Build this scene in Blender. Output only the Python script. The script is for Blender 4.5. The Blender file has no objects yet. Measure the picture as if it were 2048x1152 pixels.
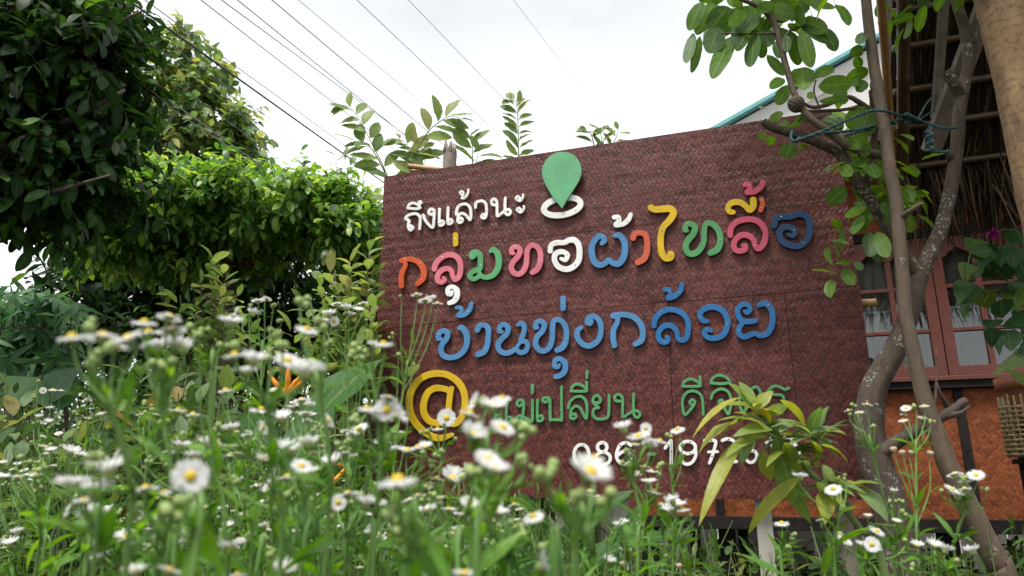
import bpy, bmesh, math, random
import numpy as np
from mathutils import Vector, Matrix

random.seed(7)
rng = np.random.default_rng(7)
C = bpy.context.scene.collection
sc = bpy.context.scene
RAD = math.radians

# ------------------------------------------------------------------ camera
FPX = 1433.0                      # focal length in pixels of the 2048 px wide photograph
PITCH = RAD(15.3)
CAM = Vector((0.0, 0.0, 1.0))
cd = bpy.data.cameras.new("camera")
cam = bpy.data.objects.new("camera", cd)
C.objects.link(cam)
cam.location = CAM
cam.rotation_euler = (math.pi / 2 + PITCH, 0, 0)
cd.sensor_width = 36.0
cd.lens = 36.0 * FPX / 2048.0
cd.clip_start = 0.02
cd.clip_end = 3000.0
cd.dof.use_dof = True
cd.dof.focus_distance = 2.75
cd.dof.aperture_fstop = 25.2 / 4.1
sc.camera = cam

# ------------------------------------------------------------------ world: bright overcast sky
SUN_EL, SUN_AZ = RAD(66), RAD(215)
w = bpy.data.worlds.new("World")
sc.world = w
w.use_nodes = True
nt = w.node_tree
nt.nodes.clear()
N = nt.nodes.new
out = N("ShaderNodeOutputWorld")
bg = N("ShaderNodeBackground")
sky = N("ShaderNodeTexSky")
sky.sky_type = 'NISHITA'
sky.sun_disc = False
sky.sun_elevation = SUN_EL
sky.sun_rotation = SUN_AZ
tc = N("ShaderNodeTexCoord")
mp = N("ShaderNodeMapping")
mp.inputs['Scale'].default_value = (1.0, 1.0, 2.2)
nz = N("ShaderNodeTexNoise")
nz.inputs['Scale'].default_value = 1.7
nz.inputs['Detail'].default_value = 5
nz.inputs['Roughness'].default_value = 0.5
rp = N("ShaderNodeValToRGB")
rp.color_ramp.elements[0].position = 0.38
rp.color_ramp.elements[0].color = (7.6, 7.9, 8.05, 1)
rp.color_ramp.elements[1].position = 0.62
rp.color_ramp.elements[1].color = (9.8, 9.95, 10.0, 1)
mx = N("ShaderNodeMix")
mx.data_type = 'RGBA'
mx.inputs[0].default_value = 0.94
L = nt.links.new
L(tc.outputs['Generated'], mp.inputs['Vector'])
L(mp.outputs[0], nz.inputs['Vector'])
L(nz.outputs[0], rp.inputs[0])
L(sky.outputs[0], mx.inputs[6])
sepw = N("ShaderNodeSeparateXYZ")
L(tc.outputs['Generated'], sepw.inputs[0])
zr_ = N("ShaderNodeValToRGB")          # a greyer band of cloud between the bright horizon and the zenith
ez = zr_.color_ramp.elements
ez.new(0.5); ez.new(0.8)
for e_, p_, v_ in zip(sorted(ez, key=lambda q: q.position), (0.40, 0.58, 0.74, 0.92), (1.0, 0.68, 0.72, 1.15)):
    e_.position = p_; e_.color = (v_, v_ * 1.01, v_ * 1.02, 1)
L(sepw.outputs[2], zr_.inputs[0])
mz = N("ShaderNodeMix"); mz.data_type = 'RGBA'; mz.blend_type = 'MULTIPLY'; mz.inputs[0].default_value = 1.0
L(rp.outputs[0], mz.inputs[6]); L(zr_.outputs[0], mz.inputs[7])
L(mz.outputs[2], mx.inputs[7])
L(mx.outputs[2], bg.inputs[0])
bg.inputs[1].default_value = 0.1
L(bg.outputs[0], out.inputs[0])

sd = bpy.data.lights.new("sun", 'SUN')
sd.energy = 2.9
sd.angle = RAD(16)
sd.color = (1.0, 0.96, 0.9)
so = bpy.data.objects.new("sun", sd)
C.objects.link(so)
sdir = Vector((math.sin(SUN_AZ) * math.cos(SUN_EL), math.cos(SUN_AZ) * math.cos(SUN_EL), math.sin(SUN_EL)))
so.rotation_euler = sdir.to_track_quat('Z', 'Y').to_euler()

sc.view_settings.view_transform = 'Standard'
sc.view_settings.look = 'None'
sc.view_settings.exposure = 0.72
sc.view_settings.gamma = 1.0
sc.cycles.max_bounces = 7
sc.cycles.transparent_max_bounces = 6
sc.cycles.use_denoising = True

# ------------------------------------------------------------------ helpers
cP, sP = math.cos(PITCH), math.sin(PITCH)
def ray(px, py):
    x, y = (px - 1024) / FPX, (576 - py) / FPX
    return Vector((x, cP - y * sP, sP + y * cP))
def P(px, py, Y):
    r = ray(px, py)
    return CAM + r * (Y / r.y)
def pxm(Y):                        # metres per photo pixel at distance Y
    return Y / FPX

def tag(o, label=None, cat=None, group=None, kind=None):
    if label: o['label'] = label
    if cat: o['category'] = cat
    if group: o['group'] = group
    if kind: o['kind'] = kind
    return o
def thing(name, label, cat, loc=(0, 0, 0), rz=0.0, group=None):
    o = bpy.data.objects.new(name, None)
    C.objects.link(o)
    o.empty_display_size = 0.05
    o.location = loc
    o.rotation_euler = (0, 0, rz)
    return tag(o, label, cat, group)

class MB:
    """collects verts and faces (with a material index and optional uv / random value), then links them as one mesh object"""
    def __init__(s):
        s.v, s.f, s.mi, s.sm = [], [], [], []
    def add(s, verts, faces, mi=0, smooth=False):
        b = len(s.v)
        s.v.extend([tuple(p) for p in verts])
        for f in faces:
            s.f.append([b + i for i in f])
            s.mi.append(mi)
            s.sm.append(smooth)
    def box(s, c, size, rot=None, mi=0):
        hx, hy, hz = [k / 2 for k in size]
        vs = [Vector((x * hx, y * hy, z * hz)) for x in (-1, 1) for y in (-1, 1) for z in (-1, 1)]
        if rot is not None:
            vs = [rot @ p for p in vs]
        c = Vector(c)
        s.add([p + c for p in vs], [(0, 1, 3, 2), (4, 6, 7, 5), (0, 4, 5, 1), (2, 3, 7, 6), (0, 2, 6, 4), (1, 5, 7, 3)], mi)
    def beam(s, a, b, wd, ht, up=(0, 0, 1), mi=0):
        a, b = Vector(a), Vector(b)
        y = (b - a).normalized()
        x = y.cross(Vector(up)).normalized()
        z = x.cross(y)
        R = Matrix((x, y, z)).transposed()
        s.box((a + b) / 2, (wd, (b - a).length, ht), R, mi)
    def tube(s, pts, rad, n=8, mi=0, smooth=True, sub=4, lump=0.0, cap=True):
        pts = [Vector(p) for p in pts]
        if not hasattr(rad, '__len__'):
            rad = [rad] * len(pts)
        if sub > 1 and len(pts) > 2:
            pts, rad = catmull(pts, rad, sub)
        k = len(pts)
        t0 = (pts[1] - pts[0]).normalized()
        ref = Vector((0, 0, 1)) if abs(t0.z) < 0.9 else Vector((1, 0, 0))
        x = t0.cross(ref).normalized()
        vs = []
        for i, p in enumerate(pts):
            t = (pts[min(i + 1, k - 1)] - pts[max(i - 1, 0)])
            if t.length < 1e-9: t = t0
            t = t.normalized()
            x = (x - t * x.dot(t))
            x = x.normalized() if x.length > 1e-6 else t.orthogonal().normalized()
            y = t.cross(x)
            for j in range(n):
                a = 2 * math.pi * j / n
                r = rad[i] * (1 + (random.uniform(-lump, lump) if lump else 0))
                vs.append(p + (x * math.cos(a) + y * math.sin(a)) * r)
        fs = [(i * n + j, i * n + (j + 1) % n, (i + 1) * n + (j + 1) % n, (i + 1) * n + j) for i in range(k - 1) for j in range(n)]
        if cap:
            fs.append(tuple(range(n - 1, -1, -1)))
            fs.append(tuple((k - 1) * n + j for j in range(n)))
        s.add(vs, fs, mi, smooth)
    def prism(s, poly, y0, y1, mi=0):           # polygon in the local xz plane between y0 (front) and y1
        n = len(poly)
        vs = [(p[0], y0, p[1]) for p in poly] + [(p[0], y1, p[1]) for p in poly]
        s.add(vs, [tuple(range(n)), tuple(range(2 * n - 1, n - 1, -1))] + [(i, i + n, (i + 1) % n + n, (i + 1) % n) for i in range(n)], mi)
    def lathe(s, c, prof, n=24, mi=0):           # prof: (r, z) from bottom to top
        c = Vector(c)
        k = len(prof)
        vs = [c + Vector((r * math.cos(2 * math.pi * j / n), r * math.sin(2 * math.pi * j / n), z)) for r, z in prof for j in range(n)]
        s.add(vs, [(i * n + j, i * n + (j + 1) % n, (i + 1) * n + (j + 1) % n, (i + 1) * n + j) for i in range(k - 1) for j in range(n)], mi, True)
    def build(s, name, mats, parent=None, bevel=0.0):
        me = bpy.data.meshes.new(name)
        me.from_pydata(s.v, [], s.f)
        for m in (mats if isinstance(mats, (list, tuple)) else [mats]):
            me.materials.append(m)
        me.polygons.foreach_set('material_index', s.mi)
        me.polygons.foreach_set('use_smooth', s.sm)
        me.update()
        bmm = bmesh.new(); bmm.from_mesh(me)
        bmesh.ops.recalc_face_normals(bmm, faces=bmm.faces)
        bmm.to_mesh(me); bmm.free()
        o = bpy.data.objects.new(name, me)
        C.objects.link(o)
        if parent is not None:
            o.parent = parent
        if bevel:
            b = o.modifiers.new("bevel", 'BEVEL'); b.width = bevel; b.segments = 2
        return o

def catmull(pts, rad, sub):
    q, r = [], []
    k = len(pts)
    for i in range(k - 1):
        p0, p1, p2, p3 = pts[max(i - 1, 0)], pts[i], pts[i + 1], pts[min(i + 2, k - 1)]
        for j in range(sub):
            t = j / sub
            q.append(0.5 * ((2 * p1) + (p2 - p0) * t + (2 * p0 - 5 * p1 + 4 * p2 - p3) * t * t + (3 * p1 - p0 - 3 * p2 + p3) * t ** 3))
            r.append(rad[i] * (1 - t) + rad[i + 1] * t)
    q.append(pts[-1]); r.append(rad[-1])
    return q, r

def child_of(o, parent):
    """parent an object built in world coordinates to a thing, keeping it where it is"""
    o.parent = parent
    loc = Matrix.Translation(parent.location) @ parent.rotation_euler.to_matrix().to_4x4()
    o.matrix_parent_inverse = loc.inverted()
    return o

# ------------------------------------------------------------------ materials
def mat(name):
    m = bpy.data.materials.new(name)
    m.use_nodes = True
    t = m.node_tree
    b = t.nodes['Principled BSDF']
    return m, t, b
def nd(t, typ, **kw):
    n = t.nodes.new(typ)
    for k, v in kw.items():
        if k in n.inputs.keys() if hasattr(n.inputs, 'keys') else False:
            n.inputs[k].default_value = v
        else:
            setattr(n, k, v)
    return n
def math_(t, op, a, b=None, c=None):
    n = t.nodes.new("ShaderNodeMath"); n.operation = op
    for i, x in enumerate((a, b, c)):
        if x is None: continue
        if isinstance(x, (int, float)): n.inputs[i].default_value = x
        else: t.links.new(x, n.inputs[i])
    return n.outputs[0]
def ramp(t, src, stops):
    n = t.nodes.new("ShaderNodeValToRGB")
    e = n.color_ramp.elements
    while len(e) < len(stops): e.new(0.5)
    for i, (p, c) in enumerate(stops):
        e[i].position = p
        e[i].color = (*c, 1)
    t.links.new(src, n.inputs[0])
    return n.outputs[0]
def noise(t, vec, scale, detail=4, rough=0.55, dist=0.0):
    n = t.nodes.new("ShaderNodeTexNoise")
    n.inputs['Scale'].default_value = scale; n.inputs['Detail'].default_value = detail
    n.inputs['Roughness'].default_value = rough; n.inputs['Distortion'].default_value = dist
    if vec is not None: t.links.new(vec, n.inputs['Vector'])
    return n.outputs[0]
def mapping(t, vec, scale=(1, 1, 1), rot=(0, 0, 0)):
    n = t.nodes.new("ShaderNodeMapping")
    n.inputs['Scale'].default_value = scale; n.inputs['Rotation'].default_value = rot
    t.links.new(vec, n.inputs['Vector'])
    return n.outputs[0]
def objco(t):
    return t.nodes.new("ShaderNodeTexCoord").outputs['Object']
def bump(t, h, b, strength=0.5, dist=0.01):
    n = t.nodes.new("ShaderNodeBump")
    n.inputs['Strength'].default_value = strength; n.inputs['Distance'].default_value = dist
    t.links.new(h, n.inputs['Height']); t.links.new(n.outputs[0], b.inputs['Normal'])
    return n

def leaf_mat(name, stops, rough=0.42, trans=0.35, tcol=None, veins=0.35, spec=0.32):
    """leaf blade: colour per leaf from the 'rnd' attribute, a pale midrib, gloss, and light that shines through"""
    m, t, b = mat(name)
    at = t.nodes.new("ShaderNodeAttribute"); at.attribute_name = 'rnd'
    col = ramp(t, at.outputs['Fac'], stops)
    uv = t.nodes.new("ShaderNodeUVMap"); uv.uv_map = 'leaf'
    sx = t.nodes.new("ShaderNodeSeparateXYZ"); t.links.new(uv.outputs[0], sx.inputs[0])
    u = math_(t, 'ABSOLUTE', math_(t, 'SUBTRACT', sx.outputs[0], 0.5))
    rib = math_(t, 'LESS_THAN', u, 0.035)
    side = math_(t, 'FRACT', math_(t, 'MULTIPLY', math_(t, 'SUBTRACT', sx.outputs[1], math_(t, 'MULTIPLY', u, 0.5)), 9.0))
    sv = math_(t, 'MULTIPLY', math_(t, 'LESS_THAN', side, 0.12), 0.5)
    vein = math_(t, 'MULTIPLY', math_(t, 'MAXIMUM', rib, sv), veins)
    bl = noise(t, objco(t), 60, 3)
    mx = t.nodes.new("ShaderNodeMix"); mx.data_type = 'RGBA'; mx.blend_type = 'MULTIPLY'
    mx.inputs[0].default_value = 0.55
    t.links.new(col, mx.inputs[6])
    t.links.new(ramp(t, bl, [(0.3, (0.65, 0.65, 0.6)), (0.7, (1.25, 1.25, 1.1))]), mx.inputs[7])
    m2 = t.nodes.new("ShaderNodeMix"); m2.data_type = 'RGBA'
    t.links.new(vein, m2.inputs[0]); t.links.new(mx.outputs[2], m2.inputs[6])
    m2.inputs[7].default_value = (0.32, 0.42, 0.14, 1)
    t.links.new(m2.outputs[2], b.inputs['Base Color'])
    b.inputs['Roughness'].default_value = rough
    b.inputs['Specular IOR Level'].default_value = spec
    bump(t, side, b, 0.25, 0.002)
    tr = t.nodes.new("ShaderNodeBsdfTranslucent")
    hs = t.nodes.new("ShaderNodeHueSaturation")
    hs.inputs['Hue'].default_value = 0.485; hs.inputs['Saturation'].default_value = 1.15; hs.inputs['Value'].default_value = 1.9
    t.links.new(m2.outputs[2], hs.inputs['Color']); t.links.new(hs.outputs[0], tr.inputs[0])
    ms = t.nodes.new("ShaderNodeMixShader"); ms.inputs[0].default_value = trans
    t.links.new(b.outputs[0], ms.inputs[1]); t.links.new(tr.outputs[0], ms.inputs[2])
    t.links.new(ms.outputs[0], t.nodes['Material Output'].inputs[0])
    return m

def bark_mat(name, c0, c1, c2=None, scale=30, ring=0.0, rough=0.85, bs=0.6, lichen=0.0):
    m, t, b = mat(name)
    co = objco(t)
    n1 = noise(t, mapping(t, co, (1, 1, 0.35)), scale, 6, 0.65)
    n2 = noise(t, co, scale * 0.25, 4, 0.6)
    col = ramp(t, n1, [(0.3, c0), (0.7, c1)])
    mx = t.nodes.new("ShaderNodeMix"); mx.data_type = 'RGBA'
    t.links.new(ramp(t, n2, [(0.45, (0, 0, 0)), (0.65, (1, 1, 1))]), mx.inputs[0])
    t.links.new(col, mx.inputs[6]); mx.inputs[7].default_value = (*(c2 or c1), 1)
    last = mx.outputs[2]
    if lichen:
        f = math_(t, 'MULTIPLY', math_(t, 'GREATER_THAN', noise(t, co, scale * 2.6, 3, 0.5, 0.6), 0.57), math_(t, 'MULTIPLY', math_(t, 'GREATER_THAN', noise(t, co, scale * 0.28, 4, 0.6), 1 - lichen), 0.55))
        m3 = t.nodes.new("ShaderNodeMix"); m3.data_type = 'RGBA'
        t.links.new(f, m3.inputs[0]); t.links.new(last, m3.inputs[6]); m3.inputs[7].default_value = (0.36, 0.35, 0.31, 1)
        last = m3.outputs[2]
    if ring:
        wv = t.nodes.new("ShaderNodeTexWave"); wv.wave_type = 'BANDS'; wv.bands_direction = 'Z'
        wv.inputs['Scale'].default_value = ring; wv.inputs['Distortion'].default_value = 9; wv.inputs['Detail'].default_value = 4; wv.inputs['Detail Scale'].default_value = 2.5
        t.links.new(co, wv.inputs['Vector'])
        m4 = t.nodes.new("ShaderNodeMix"); m4.data_type = 'RGBA'; m4.blend_type = 'MULTIPLY'; m4.inputs[0].default_value = 0.6
        t.links.new(last, m4.inputs[6]); t.links.new(ramp(t, wv.outputs['Fac'], [(0.01, (.35, .32, .3)), (0.10, (1, 1, 1))]), m4.inputs[7])
        last = m4.outputs[2]
    t.links.new(last, b.inputs['Base Color'])
    b.inputs['Roughness'].default_value = rough
    bump(t, n1, b, bs, 0.006)
    return m

def plain_mat(name, col, rough=0.5, var=0.15, scale=20, bs=0.0, spec=0.5):
    m, t, b = mat(name)
    n1 = noise(t, objco(t), scale, 5, 0.6)
    lo = tuple(c * (1 - var) for c in col); hi = tuple(min(1, c * (1 + var)) for c in col)
    t.links.new(ramp(t, n1, [(0.3, lo), (0.7, hi)]), b.inputs['Base Color'])
    b.inputs['Roughness'].default_value = rough
    b.inputs['Specular IOR Level'].default_value = spec
    if bs: bump(t, n1, b, bs, 0.003)
    return m

def weave_mat(name, c0, c1, strip, rough0, rough1, streak, streak_amt, bs=0.8, axis=(0, 2), spec=0.35):
    """2/2 twill of bamboo strips laid diagonally; two object axes span the mat"""
    m, t, b = mat(name)
    co = objco(t)
    oi = t.nodes.new("ShaderNodeObjectInfo")
    sx = t.nodes.new("ShaderNodeSeparateXYZ"); t.links.new(co, sx.inputs[0])
    wob = noise(t, co, 9, 4, 0.65)
    b.inputs['Specular IOR Level'].default_value = spec
    X = math_(t, 'ADD', sx.outputs[axis[0]], math_(t, 'MULTIPLY', wob, strip * 3.0))
    Z = math_(t, 'ADD', sx.outputs[axis[1]], math_(t, 'MULTIPLY', oi.outputs['Random'], 0.37))
    k = 0.7071 / strip
    A = math_(t, 'MULTIPLY', math_(t, 'ADD', X, Z), k)
    B = math_(t, 'MULTIPLY', math_(t, 'SUBTRACT', X, Z), k)
    fa, fb = math_(t, 'FLOOR', A), math_(t, 'FLOOR', B)
    over = math_(t, 'LESS_THAN', math_(t, 'FLOORED_MODULO', math_(t, 'SUBTRACT', fa, fb), 4.0), 1.5)
    ra, rb = math_(t, 'FRACT', A), math_(t, 'FRACT', B)
    def sel(a, bb):   # over ? a : bb
        n = t.nodes.new("ShaderNodeMix"); n.data_type = 'FLOAT'
        t.links.new(over, n.inputs[0]); t.links.new(bb, n.inputs[2]); t.links.new(a, n.inputs[3])
        return n.outputs[0]
    across = sel(ra, rb)
    along_ = sel(B, A)
    idx = sel(fa, math_(t, 'ADD', fb, 57.3))
    prof = math_(t, 'SUBTRACT', 1.0, math_(t, 'POWER', math_(t, 'ABSOLUTE', math_(t, 'SUBTRACT', math_(t, 'MULTIPLY', across, 2.0), 1.0)), 5.0))
    arch = math_(t, 'SINE', math_(t, 'MULTIPLY', math_(t, 'FRACT', math_(t, 'MULTIPLY', math_(t, 'SUBTRACT', fa, fb), 0.5)), 3.14))
    cv = t.nodes.new("ShaderNodeCombineXYZ")
    t.links.new(math_(t, 'MULTIPLY', along_, 0.32), cv.inputs[0])
    t.links.new(math_(t, 'MULTIPLY', across, 3.2), cv.inputs[1]); t.links.new(math_(t, 'MULTIPLY', idx, 3.17), cv.inputs[2])
    fib = noise(t, cv.outputs[0], 2.2, 4, 0.7)
    cv2 = t.nodes.new("ShaderNodeCombineXYZ")
    t.links.new(math_(t, 'FLOOR', math_(t, 'MULTIPLY', along_, 0.5)), cv2.inputs[0]); t.links.new(idx, cv2.inputs[1])
    wn = t.nodes.new("ShaderNodeTexWhiteNoise"); wn.noise_dimensions = '2D'; t.links.new(cv2.outputs[0], wn.inputs['Vector'])
    tone = math_(t, 'ADD', math_(t, 'MULTIPLY', fib, 0.42), math_(t, 'ADD', math_(t, 'MULTIPLY', wn.outputs['Value'], 0.34), math_(t, 'MULTIPLY', noise(t, mapping(t, co, (1, 1, 2)), 4, 6, 0.7), 0.5)))
    col = ramp(t, tone, [(0.25, c0), (0.75, c1)])
    big = noise(t, mapping(t, co, (1.0, 1.0, 2.6)), 3.6, 5, 0.65)
    st = math_(t, 'MULTIPLY', math_(t, 'GREATER_THAN', fib, 0.62), math_(t, 'MULTIPLY', math_(t, 'GREATER_THAN', wn.outputs['Value'], 0.52), streak_amt))
    mx = t.nodes.new("ShaderNodeMix"); mx.data_type = 'RGBA'
    t.links.new(st, mx.inputs[0]); t.links.new(col, mx.inputs[6]); mx.inputs[7].default_value = (*streak, 1)
    t.links.new(mx.outputs[2], b.inputs['Base Color'])
    rr = t.nodes.new("ShaderNodeMapRange")
    rr.inputs['From Min'].default_value = 0.35; rr.inputs['From Max'].default_value = 0.65
    rr.inputs['To Min'].default_value = rough0; rr.inputs['To Max'].default_value = rough1
    t.links.new(math_(t, 'ADD', math_(t, 'MULTIPLY', big, 0.6), math_(t, 'MULTIPLY', tone, 0.4)), rr.inputs['Value'])
    t.links.new(rr.outputs[0], b.inputs['Roughness'])
    h = math_(t, 'ADD', math_(t, 'MULTIPLY', prof, 0.40), math_(t, 'ADD', math_(t, 'MULTIPLY', arch, 0.18), math_(t, 'ADD', math_(t, 'MULTIPLY', fib, 0.55), math_(t, 'MULTIPLY', big, 4.0))))
    bump(t, h, b, bs, 0.004)
    return m

# ------------------------------------------------------------------ leaves: many blades in one mesh, every blade a folded, curved strip
SHAPES = {
    'elliptic':   ([0, .15, .35, .55, .75, .9, 1], [.04, .55, .93, 1, .8, .45, .02]),
    'obovate':    ([0, .15, .35, .55, .75, .9, 1], [.04, .35, .7, .95, 1, .7, .05]),
    'round':      ([0, .12, .3, .5, .72, .9, 1], [.08, .62, .95, 1, .93, .62, .1]),
    'lance':      ([0, .12, .3, .5, .7, .88, 1], [.12, .6, .95, 1, .75, .35, .01]),
    'cordate':    ([0, .08, .22, .42, .65, .86, 1], [.25, .8, 1, .92, .65, .28, .01]),
    'apple':      ([0, .08, .2, .38, .58, .76, .9, .97, 1], [.06, .42, .74, .95, 1, .9, .62, .34, .05]),
    'simple':     ([0, .3, .65, 1], [.08, .9, .85, .02]),
    'strap':      ([0, .2, .4, .6, .8, 1], [.5, .8, 1, .9, .6, .02]),
    'banana':     ([0, .06, .15, .3, .45, .6, .75, .9, 1], [.08, .45, .75, .98, 1, .95, .75, .38, .02]),
}
class Leaves:
    def __init__(s, shape):
        s.t, s.w = [np.array(a) for a in SHAPES[shape]]
        s.rows = []
    def add(s, base, d, n, length, width, rnd=None, bend=0.5, fold=0.25):
        s.rows.append((*base, *d, *n, length, width, random.random() if rnd is None else rnd, bend, fold))
    def build(s, name, m, parent=None):
        A = np.array(s.rows)
        b, d, n = A[:, 0:3], A[:, 3:6], A[:, 6:9]
        ln, wd, rn, bend, fold = [A[:, i] for i in range(9, 14)]
        d = d / np.maximum(np.linalg.norm(d, axis=1, keepdims=True), 1e-9)
        n = n - d * np.sum(n * d, axis=1, keepdims=True)
        n = n / np.maximum(np.linalg.norm(n, axis=1, keepdims=True), 1e-9)
        sd = np.cross(d, n)
        K, k = len(A), len(s.t)
        th = bend[:, None] * s.t[None, :]
        bz = np.where(np.abs(bend) < 1e-3, 1e-3, bend)[:, None]
        cx = np.sin(bz * s.t) / bz * ln[:, None]
        cz = -(1 - np.cos(bz * s.t)) / bz * ln[:, None]
        ctr = b[:, None, :] + d[:, None, :] * cx[:, :, None] + n[:, None, :] * cz[:, :, None]
        hw = 0.5 * wd[:, None] * s.w[None, :]
        wav = rng.normal(0, 0.10, (K, k)) * hw
        up = n[:, None, :] * (fold[:, None] * hw + wav)[:, :, None]
        up2 = n[:, None, :] * (fold[:, None] * hw - wav)[:, :, None]
        Lf = ctr - sd[:, None, :] * hw[:, :, None] + up
        Rt = ctr + sd[:, None, :] * hw[:, :, None] + up2
        V = np.stack([Lf, ctr, Rt], axis=2).reshape(-1, 3)         # K*k*3
        i = np.arange(k - 1)
        q = np.concatenate([np.stack([i * 3, i * 3 + 1, i * 3 + 4, i * 3 + 3], 1), np.stack([i * 3 + 1, i * 3 + 2, i * 3 + 5, i * 3 + 4], 1)])
        F = (q[None] + (np.arange(K) * k * 3)[:, None, None]).reshape(-1, 4)
        me = bpy.data.meshes.new(name)
        me.vertices.add(len(V)); me.vertices.foreach_set('co', V.astype(np.float32).ravel())
        me.loops.add(F.size); me.loops.foreach_set('vertex_index', F.astype(np.int32).ravel())
        me.polygons.add(len(F)); me.polygons.foreach_set('loop_start', np.arange(0, F.size, 4, dtype=np.int32))
        me.update(calc_edges=True)
        me.polygons.foreach_set('use_smooth', np.ones(len(F), dtype=bool))
        a = me.attributes.new('rnd', 'FLOAT', 'POINT')
        a.data.foreach_set('value', np.repeat(rn, k * 3).astype(np.float32))
        uvv = np.stack([np.tile(np.array([0.0, 0.5, 1.0]), K * k), np.tile(np.repeat(s.t, 3), K)], 1)
        uvl = me.uv_layers.new(name='leaf')
        uvl.data.foreach_set('uv', uvv[F.ravel()].astype(np.float32).ravel())
        me.materials.append(m)
        me.validate()
        o = bpy.data.objects.new(name, me)
        C.objects.link(o)
        if parent is not None: o.parent = parent
        return o

def rv(s=1.0):
    return Vector((random.gauss(0, s), random.gauss(0, s), random.gauss(0, s)))
def twig(lv, tb, base, d, length, n, ll, lw, droop=0.0, bend=0.5, fold=0.25, spread=0.9, jit=0.25, trad=0.0015, rnd=None, endtuft=True, upn=1.0, petiole=0.0):
    """a shoot with alternate leaves; tb (an MB) may collect the shoot itself"""
    d = d.normalized()
    pts = [base]
    p, dd = base.copy(), d.copy()
    for i in range(5):
        dd = (dd + Vector((0, 0, -droop)) * 0.2 + rv(0.05)).normalized()
        p = p + dd * length / 5
        pts.append(p.copy())
    if tb is not None:
        tb.tube(pts, [trad * (1 - 0.13 * i) for i in range(6)], 5, sub=1, cap=False)
    side = d.orthogonal().normalized()
    side.rotate(Matrix.Rotation(random.uniform(0, 6.28), 3, d))
    for i in range(n):
        t = (i + 0.6) / n
        f = t * 5
        j = min(int(f), 4)
        q = pts[j].lerp(pts[j + 1], f - j)
        ax = (pts[j + 1] - pts[j]).normalized()
        s = side * (1 if i % 2 else -1)
        s.rotate(Matrix.Rotation(random.gauss(0, 0.6), 3, ax))
        if endtuft and i >= n - 1: s = s * 0.3
        ld = (ax * (1 - 0.45 * spread) + s * spread + rv(jit) * 0.6 + Vector((0, 0, -droop * 0.6))).normalized()
        nn = Vector((0, 0, upn)) + ax * 0.3 + rv(jit)
        k = random.uniform(0.7, 1.15) * (1 - 0.25 * abs(t - 0.45))
        lv.add(q + ld * petiole, ld, nn, ll * k, lw * k * random.uniform(.85, 1.1), rnd() if rnd else None, bend * random.uniform(0.3, 1.6), fold * random.uniform(0.3, 1.5))

def crown(lv, tb, blobs, ll, lw, tl, npt, droop=0.3, outw=0.8, shell=(0.55, 1.0), rnd=None, up=0.25, **kw):
    """blobs in photo pixels and metres: (px, py, Y, rx_px, ry_px, rY_m, n_twigs)"""
    for (px, py, Y, rx, ry, rY, n) in blobs:
        c = P(px, py, Y)
        m = pxm(Y) * 1.02
        for i in range(n):
            u = rv().normalized()
            r = random.uniform(*shell)
            base = c + Vector((u.x * max(rx * m - .6 * tl, .35 * rx * m) * r, u.y * rY * r, u.z * max(ry * m - .5 * tl, .35 * ry * m) * r))
            d = u * outw + rv(0.35) + Vector((0, 0, up))
            twig(lv, tb, base, d, tl * random.uniform(.6, 1.2), npt, ll * random.uniform(.85, 1.15), lw * random.uniform(.85, 1.15), droop, rnd=rnd, **kw)
# ================================================================== the sign
SIGN_AZ = RAD(18.7)
sign_pt = P(1720, 600, 2.5)
s_right = Vector((math.cos(SIGN_AZ), -math.sin(SIGN_AZ), 0))
s_front = Vector((-math.sin(SIGN_AZ), -math.cos(SIGN_AZ), 0))
def sign_xy(px, py):                 # photo pixel -> local (x, z) on the board's front plane
    r = ray(px, py)
    k = (sign_pt - CAM).dot(s_front) / r.dot(s_front)
    q = CAM + r * k - sign_origin
    return (q.dot(s_right), q.z)
sign_origin = Vector((0, 0, 0))
_q = CAM + ray(1250, 996) * ((sign_pt - CAM).dot(s_front) / ray(1250, 996).dot(s_front))
sign_origin = Vector((_q.x, _q.y, 0.0))

paint = {}
def paint_mat(key, col):
    m, t, b = mat(key + "_paint")
    co = objco(t)
    n1 = noise(t, co, 14, 5, 0.6)
    t.links.new(ramp(t, n1, [(0.3, tuple(c * 0.80 * (1 if key == 'white' else .78) for c in col)), (0.7, tuple(min(1, c * (1.05 if key == 'white' else .84)) for c in col))]), b.inputs['Base Color'])
    b.inputs['Roughness'].default_value = 0.38
    b.inputs['Specular IOR Level'].default_value = 0.3
    bump(t, noise(t, co, 160, 3), b, 0.12, 0.002)
    paint[key] = m
for k_, c_ in dict(white=(.80, .80, .77), orange=(.72, .115, .03), orange2=(.70, .13, .055), pink=(.78, .21, .27), pink2=(.66, .10, .17), green=(.12, .42, .17),
                   green2=(.10, .36, .13), mint=(.17, .50, .25), blue=(.085, .27, .52), blue2=(.02, .16, .40), navy=(.022, .075, .19), yellow=(.78, .50, .012)).items():
    paint_mat(k_, c_)
edge_m = plain_mat("dark_letter_edge", (.03, .028, .028), 0.5)
screw_m, _t, _b = mat("screw_steel")
_b.inputs['Metallic'].default_value = 0.85; _b.inputs['Roughness'].default_value = 0.3
_t.links.new(ramp(_t, noise(_t, objco(_t), 200), [(0.3, (.18, .17, .16)), (0.7, (.36, .36, .35))]), _b.inputs['Base Color'])

sign = thing("signboard", "large dark red-brown woven bamboo signboard with colourful cut-out lettering on posts", "sign", sign_origin, -SIGN_AZ)
weave = weave_mat("varnished_bamboo_weave", (.014, .0018, .0014), (.108, .021, .0150), 0.0142, 0.18, 0.56, (.38, .24, .19), 0.5, 0.6, spec=.36)
back_m = plain_mat("backing_board", (.025, .012, .010), 0.8)

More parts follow.
